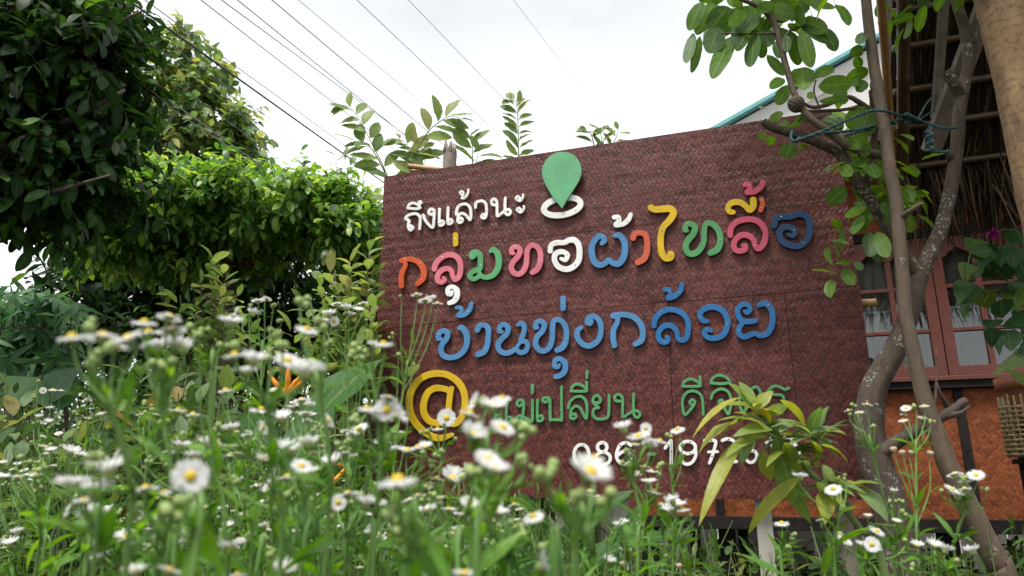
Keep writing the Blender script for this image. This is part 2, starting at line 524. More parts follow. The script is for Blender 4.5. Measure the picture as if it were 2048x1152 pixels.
def row(pts): return [sign_xy(*p) for p in pts]
TL, TR, BR, BL = (768, 353), (1671, 218), (1776, 1000), (736, 994)
s1 = [(760, 512), (1030, 481), (1365, 440), (1450, 430), (1694, 398)]
s2 = [(752, 660), (930, 641), (1100, 624), (1336, 605), (1569, 586), (1720, 571)]
pieces = [
    [TL, TR] + s1[::-1],
    s1 + s2[::-1],
    [s2[0], s2[1], (1016, 632), (1005, 996), BL],
    [(1016, 632), (1120, 622), (1277, 862), (1352, 972), (1353, 998), (1005, 996)],
    [(1120, 622), (1336, 605), (1352, 972), (1277, 862)],
    [(1336, 605), (1569, 586), (1592, 796), (1606, 1000), (1353, 998), (1352, 972)],
    [(1569, 586), s2[-1], (1761, 890), (1583, 712)],
    [(1583, 712), (1761, 890), BR, (1606, 1000), (1592, 796)],
]
for i, poly in enumerate(pieces):
    q = row(poly)
    cx, cz = sum(p[0] for p in q) / len(q), sum(p[1] for p in q) / len(q)
    q = [(p[0] + 0.0011 * (1 if p[0] < cx else -1), p[1] + 0.0011 * (1 if p[1] < cz else -1)) for p in q]
    b_ = MB()
    off = [0, .0012, .0005, .0016, .0024, .0009, .002, .0002][i]
    b_.prism(q, -off, 0.006)
    o = b_.build("woven_panel", weave, sign)
b_ = MB()
b_.prism([(p[0], p[1]) for p in row([(772, 358), (1666, 224), (1770, 994), (742, 989)])], 0.0075, 0.014)
b_.build("backing_board", back_m, sign)

# ---- letters: traced stroke centre lines, swept by a round brush, cut out of board and screwed on
ZO = {1: (740, 240, 4.4304), 2: (740, 440, 4.4304), 3: (1160, 340, 4.096), 4: (840, 560, 5.12), 5: (1180, 560, 5.12), 6: (780, 700, 3.938), 7: (1120, 700, 3.938)}
def strokes_full(z, strokes, r0):
    ox, oy, k = ZO[z]
    res = []
    for s in strokes:
        pts = [(ox + p[0] / k, oy + p[1] / k, (p[2] if len(p) > 2 else r0) / k) for p in s]
        res.append(pts)
    return res
def dense(pts):
    if len(pts) == 1: pts = pts * 2
    v = [Vector((p[0], p[1], 0)) for p in pts]
    r = [p[2] for p in pts]
    if len(v) > 2:
        q, rr = catmull(v, r, 14)
    else:
        q = [v[0].lerp(v[1], i / 30) for i in range(31)]; rr = [r[0] + (r[1] - r[0]) * i / 30 for i in range(31)]
    return np.array([[a.x, a.y, b] for a, b in zip(q, rr)])
def contours(D, x0, y0, h):
    """marching squares at level 0 of D (negative inside); closed loops of points"""
    ny, nx = D.shape
    segs = {}
    def ptE(a, b):
        (i, j), (k, l) = a, b
        da, db = D[i, j], D[k, l]
        t = da / (da - db)
        return (x0 + (j + (l - j) * t) * h, y0 + (i + (k - i) * t) * h)
    nxt = {}
    coords = {}
    ins = D < 0
    cs = ins[:-1, :-1].astype(int) + ins[:-1, 1:] * 2 + ins[1:, 1:] * 4 + ins[1:, :-1] * 8
    for i, j in zip(*np.nonzero((cs > 0) & (cs < 15))):
        c = cs[i, j]
        T, R, B, Lf = ('h', i, j), ('v', i, j + 1), ('h', i + 1, j), ('v', i, j)
        for e in (T, R, B, Lf):
            if e not in coords:
                a, b = ((e[1], e[2]), (e[1], e[2] + 1)) if e[0] == 'h' else ((e[1], e[2]), (e[1] + 1, e[2]))
                if (D[a] < 0) != (D[b] < 0): coords[e] = ptE(a, b)
        tbl = {1: [(Lf, T)], 2: [(T, R)], 3: [(Lf, R)], 4: [(R, B)], 5: [(Lf, B), (R, T)], 6: [(T, B)], 7: [(Lf, B)],
               8: [(B, Lf)], 9: [(B, T)], 10: [(T, Lf), (B, R)], 11: [(B, R)], 12: [(R, Lf)], 13: [(R, T)], 14: [(T, Lf)]}
        for a, b in tbl[c]: nxt[a] = b
    loops = []
    while nxt:
        s = next(iter(nxt)); loop = []
        k = s
        while k in nxt:
            loop.append(coords[k]); k = nxt.pop(k)
        if len(loop) > 6: loops.append(loop)
    return loops

pending = []
def make_curve(name, loops, key, depth, lift, label, screws, parent=sign):
    cu = bpy.data.curves.new(name, 'CURVE')
    cu.dimensions = '2D'; cu.fill_mode = 'BOTH'
    cu.extrude = depth / 2 - 0.0006; cu.bevel_depth = 0.0008; cu.bevel_resolution = 1; cu.offset = -0.0008
    for lp in loops:
        pts = [sign_xy(*p) for p in lp]
        sp = cu.splines.new('POLY'); sp.points.add(len(pts) - 1)
        sp.points.foreach_set('co', np.array([[p[0], p[1], 0, 1] for p in pts], dtype=np.float32).ravel())
        sp.use_cyclic_u = True
    o = bpy.data.objects.new(name, cu); C.objects.link(o)
    pending.append((o, name, key, depth, lift, label, screws, parent))
def letter(name, z, strokes, key, r0, label, depth=0.010, lift=0.007, nscrew=3):
    S = strokes_full(z, strokes, r0)
    D_ = np.concatenate([dense(s) for s in S])
    rm = D_[:, 2].max() + 3
    x0, y0 = D_[:, 0].min() - rm, D_[:, 1].min() - rm
    h = 0.8 if z in (2, 3, 4, 5) else 0.6
    nx, ny = int((D_[:, 0].max() + rm - x0) / h) + 1, int((D_[:, 1].max() + rm - y0) / h) + 1
    gx, gy = np.meshgrid(x0 + np.arange(nx) * h, y0 + np.arange(ny) * h)
    F = np.full(gx.shape, 1e9)
    for (a, b, r) in D_:
        np.minimum(F, np.hypot(gx - a, gy - b) - r, out=F)
    F = np.where(F == 0, 1e-6, F)
    allp = max(S, key=len)
    dd = dense(allp)
    scr = [tuple(dd[int(len(dd) * f)][:2]) for f in ([.12, .5, .88] if nscrew == 3 else [.2, .8] if nscrew == 2 else [.5])]
    make_curve(name, contours(F, x0, y0, h), key, depth, lift, label, scr)

# row 1: white
l1 = lambda s, lab, n=3: letter("letter", 1, s, 'white', 12.5, lab, 0.008, nscrew=n)
l1([[(372, 945), (391, 965), (372, 985), (354, 965), (352, 930), (358, 902), (328, 885), (345, 858), (385, 842), (425, 842), (452, 865), (457, 900), (451, 973)]], "small white letter, first of the top line")
l1([[(345, 790, 11), (360, 758, 11), (395, 745, 11), (430, 760, 11), (455, 789, 11), (400, 796, 11), (345, 790, 11)], [(455, 757, 8), (441, 743, 8), (455, 729, 8), (468, 743, 8), (455, 757, 8), (450, 775, 8)]], "small white dome-shaped vowel above the first letter")
l1([[(482, 852), (505, 905), (552, 956), (572, 948), (580, 840), (575, 808), (550, 800), (531, 825), (548, 848), (572, 838)]], "small white letter like a hook with a ring")
l1([[(627, 800), (625, 925), (642, 943), (663, 928), (655, 906), (632, 910)]], "small white upright with ring at its foot", 2)
l1([[(703, 785), (700, 912), (717, 930), (738, 915), (730, 892), (706, 896)]], "second small white upright with ring at its foot", 2)
l1([[(775, 845), (785, 790), (815, 762), (860, 755), (895, 785), (905, 850), (897, 893), (880, 878), (850, 845), (815, 838), (795, 860), (788, 903), (808, 920), (830, 900), (820, 880), (795, 888)]], "small white letter with curl inside an arch")
l1([[(838, 655, 9), (822, 672, 9), (806, 655, 9), (822, 640, 9), (838, 655, 9), (828, 690, 9), (824, 705, 9), (850, 698, 10), (875, 665, 10), (882, 627, 9)]], "small white tick-shaped tone mark", 2)
l1([[(945, 785), (950, 745), (985, 728), (1020, 735), (1040, 770), (1040, 850), (1022, 880), (1000, 870), (1008, 848), (1032, 848)]], "small white hooked letter with ring below")
l1([[(1120, 765), (1092, 757), (1088, 725), (1110, 710), (1132, 735), (1135, 790), (1137, 858), (1165, 845), (1205, 815), (1238, 803), (1255, 826), (1235, 850), (1210, 835), (1205, 780), (1208, 702)]], "small white letter with two rings")
for dy, dx in ((0, 0), (102, 8)):
    l1([[(a + dx, b + dy, 10) for a, b in ((1337, 708), (1318, 722), (1301, 705), (1318, 687), (1337, 703), (1330, 728), (1350, 718), (1364, 692), (1364, 672))]], "small white curl, %s of the stacked pair" % ("upper" if dy == 0 else "lower"), 2)
# map pin and its ring
ring = [(1712 + 162 * math.cos(a) * 1.0 + 0 * a, 778 + 76 * math.sin(a) - 0.15 * 162 * math.cos(a), 26) for a in [2 * math.pi * i / 24 for i in range(25)]]
letter("pin_ring", 1, [ring], 'white', 26, "white oval ring under the map pin", 0.010)
pin = [(1540, 495), (1550, 430), (1590, 365), (1650, 322), (1715, 309), (1790, 320), (1850, 365), (1882, 430), (1888, 490), (1872, 550), (1838, 610), (1780, 700), (1716, 805), (1640, 710), (1585, 620), (1555, 555)]
pv = [Vector((740 + a / 4.4304, 240 + b / 4.4304, 0)) for a, b in pin]
pv2, _ = catmull([pv[12]] + pv[13:] + pv[:12] + [pv[12]], [1] * 17, 6)
make_curve("map_pin", [[(p.x, p.y) for p in pv2[:-1]]], 'mint', 0.010, 0.020, "mint green map pin drop", [(793 + 300, 361), (1160, 351), (1119, 403)])
# row 2: big coloured letters
def l2(z, s, key, lab, n=3, name="letter"): letter(name, z, s, key, 24, lab, nscrew=n)
l2(2, [[(293, 593, 23), (290, 530, 23), (300, 470, 22), (326, 412, 20), (322, 385, 18), (292, 370, 18)], [(292, 366, 18), (330, 356, 20), (380, 358, 22), (435, 378, 24), (475, 420, 27), (490, 475, 27), (478, 530, 26), (435, 572, 23)]], 'orange', "orange arch-shaped letter with a beak")
l2(2, [[(582, 443), (600, 390), (650, 340), (710, 318), (770, 330), (808, 380), (814, 450), (800, 510), (768, 536, 22), (745, 505, 21), (735, 462, 22), (700, 440, 22), (650, 453), (613, 500), (615, 545), (645, 560, 22), (674, 540, 20), (664, 519, 14)]], 'pink', "pale pink letter with curl inside an arch")
l2(2, [[(742, 642, 12), (728, 664, 20), (705, 658, 22), (706, 615, 20), (745, 600, 18), (780, 628, 24), (783, 682, 25), (757, 725, 24), (715, 744, 19)]], 'white', "white comma-shaped vowel below the pink letter", 2)
l2(2, [[(770, 143, 23), (770, 222, 23)]], 'yellow', "short yellow upright bar", 1)
l2(2, [[(945, 325, 14), (915, 340, 22), (912, 303, 20), (950, 292, 22), (985, 320), (990, 380), (982, 440), (930, 462, 23), (895, 500, 22), (925, 533, 20), (968, 515, 20), (985, 480, 17)], [(985, 500, 20), (1040, 518, 22), (1100, 498, 25), (1140, 445, 27), (1153, 380, 28), (1142, 310, 28), (1105, 272, 25), (1075, 290, 14)]], 'green', "green letter shaped like an m with a loop")
l2(2, [[(1283, 305, 16), (1264, 296, 22), (1275, 255, 22), (1320, 250, 22), (1340, 285), (1320, 335), (1280, 380), (1262, 430), (1285, 478), (1335, 488), (1375, 450), (1397, 380), (1400, 300, 23), (1420, 250, 23), (1455, 232, 22), (1500, 260), (1520, 320), (1515, 390, 25), (1490, 445, 26), (1450, 473, 24)]], 'pink', "pale pink double-arched letter")
l2(2, [[(1605, 285, 22), (1615, 235, 22), (1660, 212), (1730, 210, 22), (1770, 190), (1820, 190, 26), (1855, 230, 26), (1865, 310, 26), (1850, 380, 26), (1800, 430, 26), (1740, 446, 25), (1675, 420, 25), (1643, 360), (1655, 308), (1710, 291, 22), (1757, 318, 22), (1738, 362, 20), (1700, 352, 14)]], 'white', "large white spiral letter")
l2(3, [[(185, 612, 18), (206, 585), (190, 556, 22), (150, 560), (110, 620), (103, 690, 26), (125, 760, 26), (170, 788, 24), (215, 772, 22), (240, 745, 20), (270, 770, 22), (320, 777, 26), (360, 730, 27), (375, 660, 26), (365, 590, 26), (330, 547, 24), (295, 547, 20)]], 'blue', "blue letter shaped like a w with one curl")
l2(3, [[(285, 398, 18), (318, 398, 20), (325, 425, 18), (300, 458, 20), (320, 463, 18), (365, 450, 20), (403, 415, 20), (420, 377, 18)]], 'white', "white tick-shaped tone mark", 2)
l2(3, [[(440, 568), (455, 535), (495, 526, 20), (540, 542), (555, 600), (552, 680, 26), (530, 735, 26), (480, 765, 26)]], 'orange2', "orange hook-shaped letter", 2)
l2(3, [[(585, 320, 26), (620, 335, 26), (690, 330, 28), (745, 330, 28), (770, 365, 28), (740, 420, 28), (690, 475, 26), (668, 540, 26), (665, 620, 26), (675, 690, 28), (705, 730, 28), (745, 725, 28), (752, 698, 25), (733, 690, 14)]], 'yellow', "tall yellow swan-necked letter")
l2(3, [[(882, 508, 14), (864, 498, 23), (875, 460, 22), (910, 452, 22), (945, 480, 26), (930, 535, 26), (885, 590, 26), (868, 640, 26), (890, 690, 25), (940, 695, 25), (985, 660, 25), (1015, 600), (1020, 520, 22), (1030, 460, 22), (1060, 445, 22), (1110, 470, 25), (1145, 530, 25), (1150, 600, 26), (1125, 660, 28), (1070, 690, 24)]], 'green2', "green double-arched letter")
l2(3, [[(1232, 545), (1238, 490), (1280, 440), (1350, 418), (1430, 420), (1490, 460, 26), (1520, 530), (1505, 610, 26), (1465, 655), (1435, 630, 22), (1420, 580), (1370, 545), (1310, 550), (1265, 600), (1265, 650), (1300, 675, 22), (1350, 662), (1355, 630, 21), (1333, 628, 14)]], 'pink2', "deep pink letter with curl inside an arch")
l2(3, [[(1260, 358, 18), (1225, 350), (1215, 315, 22), (1250, 280), (1310, 278), (1355, 305), (1390, 340), (1418, 310, 28), (1420, 260, 28)]], 'yellow', "yellow wave-shaped vowel")
l2(3, [[(1488, 252, 20), (1497, 290, 20), (1480, 342, 20)]], 'orange', "short orange curved bar", 2)
l2(3, [[(1350, 135, 20), (1382, 132, 22), (1395, 160, 18), (1368, 192, 20), (1380, 200, 18), (1430, 190, 22), (1480, 155), (1500, 115, 22)]], 'pink2', "deep pink tick-shaped tone mark", 2)
l2(3, [[(1590, 465, 26), (1600, 415, 26), (1650, 395, 26), (1720, 395), (1770, 377, 26), (1830, 378, 26), (1870, 420, 26), (1880, 510, 26), (1860, 580, 26), (1800, 630, 26), (1740, 632, 26), (1665, 600, 26), (1632, 540, 26), (1650, 492, 26), (1700, 478), (1757, 505, 25), (1742, 548, 22), (1702, 540, 14)]], 'navy', "navy blue spiral letter")
# row 3: blue letters
def l3(z, s, lab, key='blue', n=3): letter("letter", z, s, key, 28, lab, nscrew=n)
l3(4, [[(390, 293, 20), (425, 292, 20), (440, 325, 20), (408, 365, 22), (420, 377, 20), (470, 362, 26), (520, 315, 26), (540, 250, 20)]], "blue tick-shaped tone mark at left", n=2)
l3(4, [[(232, 610, 16), (203, 603), (210, 555), (255, 527, 26), (298, 550), (285, 610), (240, 670), (230, 730), (260, 785), (330, 802), (410, 780), (470, 720), (495, 640, 30), (485, 550, 32), (440, 497, 30), (412, 502, 16)]], "blue letter like an open u with curled head")
l3(4, [[(600, 520), (620, 480, 30), (665, 470, 24), (710, 500), (712, 590), (700, 680), (665, 745, 32), (605, 770)]], "blue hook-shaped letter", n=2)
l3(4, [[(855, 540, 16), (828, 528), (832, 485, 26), (875, 463, 26), (915, 500), (900, 560), (850, 610), (812, 670), (830, 730), (890, 757), (950, 742, 26), (1000, 705, 22)], [(1012, 470, 16), (1050, 452, 26), (1080, 490, 26), (1070, 560, 26), (1045, 630, 25), (1095, 638, 24), (1115, 685, 24), (1090, 738, 26), (1040, 750, 26), (1000, 715, 22), (1020, 670, 16), (1045, 640, 18)]], "blue letter with looped right foot")
l3(4, [[(1218, 497, 16), (1195, 490), (1205, 445, 26), (1245, 430, 26), (1285, 465), (1265, 530), (1210, 590), (1195, 660), (1225, 718), (1285, 735), (1340, 690), (1365, 600), (1368, 500), (1380, 432, 26), (1425, 415, 26), (1480, 450), (1510, 540), (1500, 640, 30), (1465, 700, 32), (1415, 725)]], "blue double-arched letter")
l3(4, [[(1440, 872, 14), (1422, 895, 24), (1390, 885, 26), (1395, 830, 26), (1445, 815, 26), (1495, 860, 30), (1490, 940, 30), (1440, 987, 28), (1400, 995, 24)]], "blue comma-shaped vowel", n=2)
l3(4, [[(1476, 198, 28), (1476, 300, 28)]], "short blue upright bar", n=1)
l3(4, [[(1772, 428, 16), (1755, 455, 24), (1725, 445), (1735, 397), (1790, 382, 26), (1840, 420), (1862, 500), (1850, 590), (1810, 650), (1740, 685), (1670, 660), (1625, 600, 30), (1622, 530), (1663, 495, 20)]], "blue letter like a cup with curled head")
l3(5, [[(258, 680), (245, 600, 30), (250, 520), (285, 445, 26), (290, 400, 24), (240, 378, 24)], [(240, 370, 24), (310, 365), (390, 368), (470, 400, 30), (530, 470, 32), (548, 560, 30), (530, 630, 30), (470, 663)]], "blue arch-shaped letter with a beak")
l3(5, [[(660, 478), (670, 420), (720, 350), (800, 315), (890, 322), (970, 370), (1010, 450), (1005, 550), (985, 610), (940, 625), (905, 600, 26), (890, 530, 26), (840, 480), (770, 480), (715, 530), (705, 590), (740, 640), (790, 640), (805, 602, 25), (780, 588, 14)]], "dark blue letter with curl inside an arch", 'blue2')
l3(5, [[(770, 110, 22), (808, 112, 24), (828, 150, 22), (800, 192, 22), (815, 200, 20), (870, 177), (930, 120), (945, 55, 24)]], "dark blue tick-shaped tone mark", 'blue2', 2)
l3(5, [[(1205, 432, 22), (1160, 425), (1130, 380), (1145, 330), (1210, 292, 30), (1290, 290, 30), (1370, 335, 30), (1410, 420, 30), (1400, 510, 30), (1360, 575, 30), (1290, 605), (1220, 600), (1175, 560), (1188, 522), (1230, 517, 26), (1244, 532, 18)]], "dark blue letter like a reversed c", 'blue2')
l3(5, [[(1580, 328, 16), (1610, 342, 26), (1640, 310, 26), (1620, 267, 26), (1560, 264, 26), (1513, 310), (1525, 385), (1570, 430, 30), (1640, 435), (1695, 427, 25)], [(1570, 440), (1528, 500), (1530, 560), (1580, 592), (1640, 572), (1690, 557, 24), (1740, 577), (1810, 560, 30), (1855, 490, 32), (1870, 400, 30), (1855, 310, 32), (1800, 252, 32), (1730, 267, 24)]], "dark blue letter with spiral head", 'blue2')
# row 4: at sign and green letters
letter("at_sign", 6, [[(500, 668, 15), (440, 690, 24), (380, 695, 26), (300, 660, 26), (230, 600, 27), (180, 520, 27), (163, 430, 27), (175, 340, 27), (225, 255, 26), (300, 205, 26), (380, 190, 26), (460, 200, 26), (540, 250, 26), (590, 330, 26), (602, 420, 26), (585, 510, 26), (545, 570, 26), (495, 582, 24), (470, 530, 24), (475, 440, 23), (485, 350, 23), (495, 308, 21)],
                        [(480, 325, 22), (430, 308, 24), (370, 305, 26), (310, 340, 26), (278, 420, 26), (280, 500, 26), (320, 560, 26), (385, 580, 24), (440, 565, 22), (470, 530, 22)]], 'yellow', 26, "large yellow at sign")
def l4(z, s, lab, n=3, key='green2', name="letter", r=11.5): letter(name, z, s, key, r, lab, 0.008, nscrew=n)
l4(6, [[(840, 400), (838, 540), (855, 560), (875, 545), (865, 520), (843, 525)]], "thin green upright with ring, first", 2)
l4(6, [[(928, 400), (926, 550), (945, 570), (964, 553), (955, 532), (932, 537)]], "thin green upright with ring, second", 2)
l4(6, [[(1050, 425), (1030, 445), (1008, 430), (1020, 402), (1048, 400), (1062, 430), (1058, 490), (1046, 545), (1020, 560), (1008, 540), (1030, 522), (1065, 535), (1100, 552), (1127, 563), (1130, 480), (1130, 400)]], "thin green letter with two rings and upright")
l4(6, [[(1130, 283, 13), (1128, 340, 13)]], "tiny green bar above", 1)
l4(6, [[(1170, 400), (1168, 540), (1185, 563), (1210, 550), (1200, 522), (1173, 527)]], "thin green upright with ring, third", 2)
l4(6, [[(1255, 397), (1235, 415), (1213, 405), (1215, 385), (1240, 378), (1265, 392), (1268, 460), (1270, 548), (1280, 552), (1350, 552), (1360, 545), (1358, 420), (1358, 295)]], "thin green box-like letter with tall right stem")
l4(6, [[(1412, 460), (1425, 410), (1470, 374), (1520, 374), (1550, 410), (1558, 470), (1552, 542), (1525, 500), (1500, 457), (1465, 447), (1435, 475), (1428, 530), (1450, 545), (1472, 530), (1462, 507), (1437, 512)]], "thin green letter with curl inside an arch")
l4(6, [[(1432, 325), (1445, 290), (1485, 273), (1530, 292), (1550, 325), (1490, 330), (1432, 326)], [(1555, 326), (1555, 258)]], "thin green dome vowel with stem")
l4(6, [[(1558, 170), (1557, 222)]], "tiny green bar over the dome vowel", 1)
l4(6, [[(1630, 418), (1655, 418), (1664, 390), (1640, 362), (1612, 375), (1608, 415), (1650, 458)], [(1640, 457), (1612, 472), (1605, 510), (1630, 543), (1680, 547), (1720, 530), (1730, 470), (1730, 360)]], "thin green letter with ring head and upright")
l4(6, [[(1815, 407), (1785, 402), (1775, 372), (1800, 354), (1832, 372), (1838, 430), (1840, 528), (1880, 508), (1925, 483), (1960, 488), (1973, 515), (1950, 535), (1927, 512), (1922, 440), (1925, 350)]], "thin green letter with two rings")
l4(7, [[(1060, 432), (1035, 432), (1026, 410), (1045, 396), (1064, 410), (1055, 440), (1015, 490), (984, 513), (970, 450), (970, 390), (1000, 342), (1050, 327), (1100, 347), (1125, 400), (1131, 512)]], "thin green arch letter with inner ring")
l4(7, [[(970, 286), (985, 252), (1030, 233), (1080, 252), (1104, 286), (1035, 292), (970, 290)], [(1108, 286), (1105, 214)]], "green dome vowel with stem, right word")
l4(7, [[(1193, 385), (1210, 342), (1260, 313), (1310, 322), (1340, 360), (1348, 430), (1334, 498), (1322, 505), (1292, 455), (1265, 430), (1255, 408), (1275, 398), (1285, 418), (1265, 432)]], "thin green letter behind the yellowing leaves")
l4(7, [[(1192, 263), (1205, 227), (1250, 203), (1305, 217), (1340, 255), (1300, 268), (1245, 270), (1192, 265)]], "green closed dome vowel")
l4(7, [[(1440, 500), (1418, 440), (1418, 370), (1440, 310), (1470, 305), (1492, 328), (1520, 303), (1552, 297), (1577, 335), (1586, 400), (1590, 490)], [(1470, 440), (1450, 425), (1470, 405), (1490, 425), (1465, 470), (1440, 500)]], "thin green heart-topped letter")
l4(7, [[(1800, 305), (1765, 315), (1720, 290), (1670, 297), (1642, 335), (1690, 355), (1748, 362), (1762, 400), (1758, 470), (1738, 478), (1735, 455), (1757, 452)]], "last green letter of the right word")
# digits
d5 = lambda s, lab, n=2, key='white': letter("digit", 7, s, key, 13, lab, 0.008, nscrew=n)
ell = lambda cx, cy, rx, ry, n=20: [(cx + rx * math.cos(2 * math.pi * i / n), cy + ry * math.sin(2 * math.pi * i / n)) for i in range(n + 1)]
d5([ell(176, 826, 59, 79)], "white digit 0")
d5([ell(338, 768, 37, 37), ell(345, 855, 57, 49)], "white digit 8")
d5([[(562, 752), (525, 731), (478, 752), (453, 810), (455, 860), (495, 899), (540, 893), (562, 855), (545, 812), (500, 803), (460, 832)]], "white digit 6 near the dash")
letter("dash", 7, [[(700, 823), (746, 823)]], 'green2', 13, "short green dash", 0.008, nscrew=1)
d5([[(832, 774), (868, 727), (879, 732), (880, 897)]], "first white digit 1")
d5([ell(1010, 770, 60, 48), [(1068, 765), (1071, 835), (1040, 888), (990, 900), (950, 858)]], "first white digit 9")
d5([[(1142, 716), (1195, 713), (1228, 725), (1215, 790), (1200, 840), (1180, 890)], [(1172, 805, 11), (1243, 803, 11)]], "white digit 7 with cross stroke")
d5([[(1280, 715), (1320, 702), (1368, 720), (1372, 770), (1330, 830), (1292, 880), (1390, 880)]], "white digit 2")
d5([[(1530, 702), (1480, 712), (1452, 780), (1458, 850), (1500, 888), (1545, 860), (1545, 812), (1500, 793), (1460, 820)]], "white digit behind yellowing leaves")
d5([[(1628, 732), (1662, 700), (1671, 706), (1673, 888)]], "second white digit 1")
d5([ell(1790, 740, 55, 50), [(1846, 735), (1882, 805), (1880, 850), (1850, 882), (1805, 884)]], "second white digit 9")

bpy.context.view_layer.update()
dg = bpy.context.evaluated_depsgraph_get()
for (o, name, key, depth, lift, label, screws, parent) in pending:
    me = bpy.data.meshes.new_from_object(o.evaluated_get(dg))
    co = np.empty(len(me.vertices) * 3, dtype=np.float32); me.vertices.foreach_get('co', co)
    co = co.reshape(-1, 3)
    new = np.stack([co[:, 0], -(lift + depth / 2 + co[:, 2]), co[:, 1]], 1)
    bmm = bmesh.new()
    bmm.from_mesh(me)
    for v, p in zip(bmm.verts, new): v.co = p
    me_front = -(lift + depth)
    for (sx_, sy_) in screws:
        x, z = sign_xy(sx_, sy_)
        n0 = len(bmm.faces)
        r = bmesh.ops.create_uvsphere(bmm, u_segments=8, v_segments=5, radius=0.0034)
        for v in r['verts']:
            v.co = (v.co.x + x, v.co.y * 0.55 + me_front, v.co.z + z)
        for f in {f for v in r['verts'] for f in v.link_faces}: f.material_index = 1
    # screws sit over stand-off washers that hold the letter off the mat
    for f in bmm.faces:
        if f.material_index == 0 and len(f.verts) >= 3:
            f.material_index = 0
    bmesh.ops.recalc_face_normals(bmm, faces=bmm.faces)
    me2 = bpy.data.meshes.new(name)
    bmm.to_mesh(me2); bmm.free()
    me2.materials.append(paint[key]); me2.materials.append(screw_m)
    c_ = o.data
    bpy.data.objects.remove(o); bpy.data.curves.remove(c_)
    l = bpy.data.objects.new(name, me2); C.objects.link(l); l.parent = sign
    l['label'] = label

# ---- frame of bamboo rails and posts behind the mat
bamboo_m = bark_mat("bamboo_culm", (.30, .155, .05), (.45, .26, .10), (.36, .19, .07), 18, rough=0.45, bs=0.15)
oldwood_m = bark_mat("weathered_wood", (.13, .105, .085), (.33, .28, .23), (.22, .18, .15), 34, bs=0.9)
greypost_m = bark_mat("grey_painted_post", (.28, .26, .22), (.48, .45, .38), (.40, .38, .33), 20, bs=0.3)
def loc3(px, py, y):                 # local point at depth y behind the board
    x, z = sign_xy(px, py); return (x, y, z)
def bamboo(a, b, r, parent, name="bamboo_rail", m=None):
    b_ = MB()
    a, b = Vector(a), Vector(b)
    n = max(2, int((b - a).length / 0.28))
    pts, rad = [], []
    for i in range(n + 1):
        for dt, k in ((-.008, 1.0), (0, 1.12), (.008, 1.0)):
            t = min(max(i / n + dt / (b - a).length, 0), 1)
            if pts and (a.lerp(b, t) - pts[-1]).length < 1e-4: continue
            pts.append(a.lerp(b, t)); rad.append(r * k)
    b_.tube(pts, rad, 12, sub=1)
    o = b_.build(name, m or bamboo_m, None)
    if parent is not None: o.parent = parent
    return o
bamboo(loc3(806, 322, 0.06), loc3(1500, 400, 0.06), 0.013, sign)
bamboo(loc3(806, 330, 0.085), loc3(1200, 340, 0.085), 0.012, sign)
bamboo(loc3(850, 640, 0.04), loc3(1756, 600, 0.04), 0.015, sign)
bamboo(loc3(800, 960, 0.04), loc3(1700, 965, 0.04), 0.015, sign)
b_ = MB()
x_, z_ = sign_xy(878, 262)
b_.tube([(x_ + .01, .13, 0), (x_ + .004, .13, z_ * .5), (x_ + .002, .13, z_ - .2), (x_ - .002, .13, z_ - .03)], [.04, .036, .033, .032], 14, lump=.07, sub=6)
for j in range(6):
    a = j * 1.05
    b_.tube([(x_ + .022 * math.cos(a), .13 + .022 * math.sin(a), z_ - .06), (x_ + .026 * math.cos(a), .13 + .026 * math.sin(a), z_ + random.uniform(-.02, .012))], [.014, .006], 6, sub=1)
b_.build("post", oldwood_m, sign)
for px in (1525, 1235):
    b_ = MB(); x_, z_ = sign_xy(px, 1003)
    b_.box((x_, .075, (z_ + .25) / 2), (.055, .05, z_ + .25))
    b_.build("post", greypost_m, sign, 0.004)
b_ = MB(); x_, z_ = sign_xy(1690, 1003)
b_.tube([(x_, .10, 0), (x_ + .004, .10, z_ * .5), (x_, .10, z_ + .3)], [.028, .026, .024], 12, lump=.06)
b_.build("post", oldwood_m, sign)
# ================================================================== ground and soil
def ground_mat():
    m, t, b = mat("dark_soil")
    co = objco(t)
    n1 = noise(t, co, 9, 8, 0.65)
    t.links.new(ramp(t, n1, [(0.3, (.018, .013, .009)), (0.55, (.045, .034, .022)), (0.75, (.04, .05, .018))]), b.inputs['Base Color'])
    b.inputs['Roughness'].default_value = 0.95
    bump(t, n1, b, 1.0, 0.03)
    return m
b_ = MB()
G = 60
gx = [-400, -150, -60] + [-30 + i for i in range(61)] + [60, 150, 400]
vs = [(x, y, 0.03 * math.sin(x * 1.3) * math.cos(y * 1.1) if abs(x) < 30 and abs(y) < 30 else 0) for y in gx for x in gx]
n_ = len(gx)
b_.add(vs, [(j * n_ + i, j * n_ + i + 1, (j + 1) * n_ + i + 1, (j + 1) * n_ + i) for j in range(n_ - 1) for i in range(n_ - 1)], 0, True)
tag(b_.build("ground", ground_mat()), kind='structure')

# raised planting bed behind its concrete kerb (lower left)
conc_m = plain_mat("rough_concrete", (.24, .23, .21), 0.9, 0.3, 40, 0.5)
b_ = MB()
b_.beam(P(-220, 1150, 3.3), P(330, 1128, 3.6), 0.10, 0.11)
b_.beam(P(-220, 1172, 3.3) - Vector((0, -.03, .20)), P(330, 1150, 3.6) - Vector((0, -.03, .20)), 0.07, 0.40)
tag(b_.build("concrete_kerb", conc_m, None, 0.008), "low grey concrete kerb under the leafy weeds at lower left", "kerb")

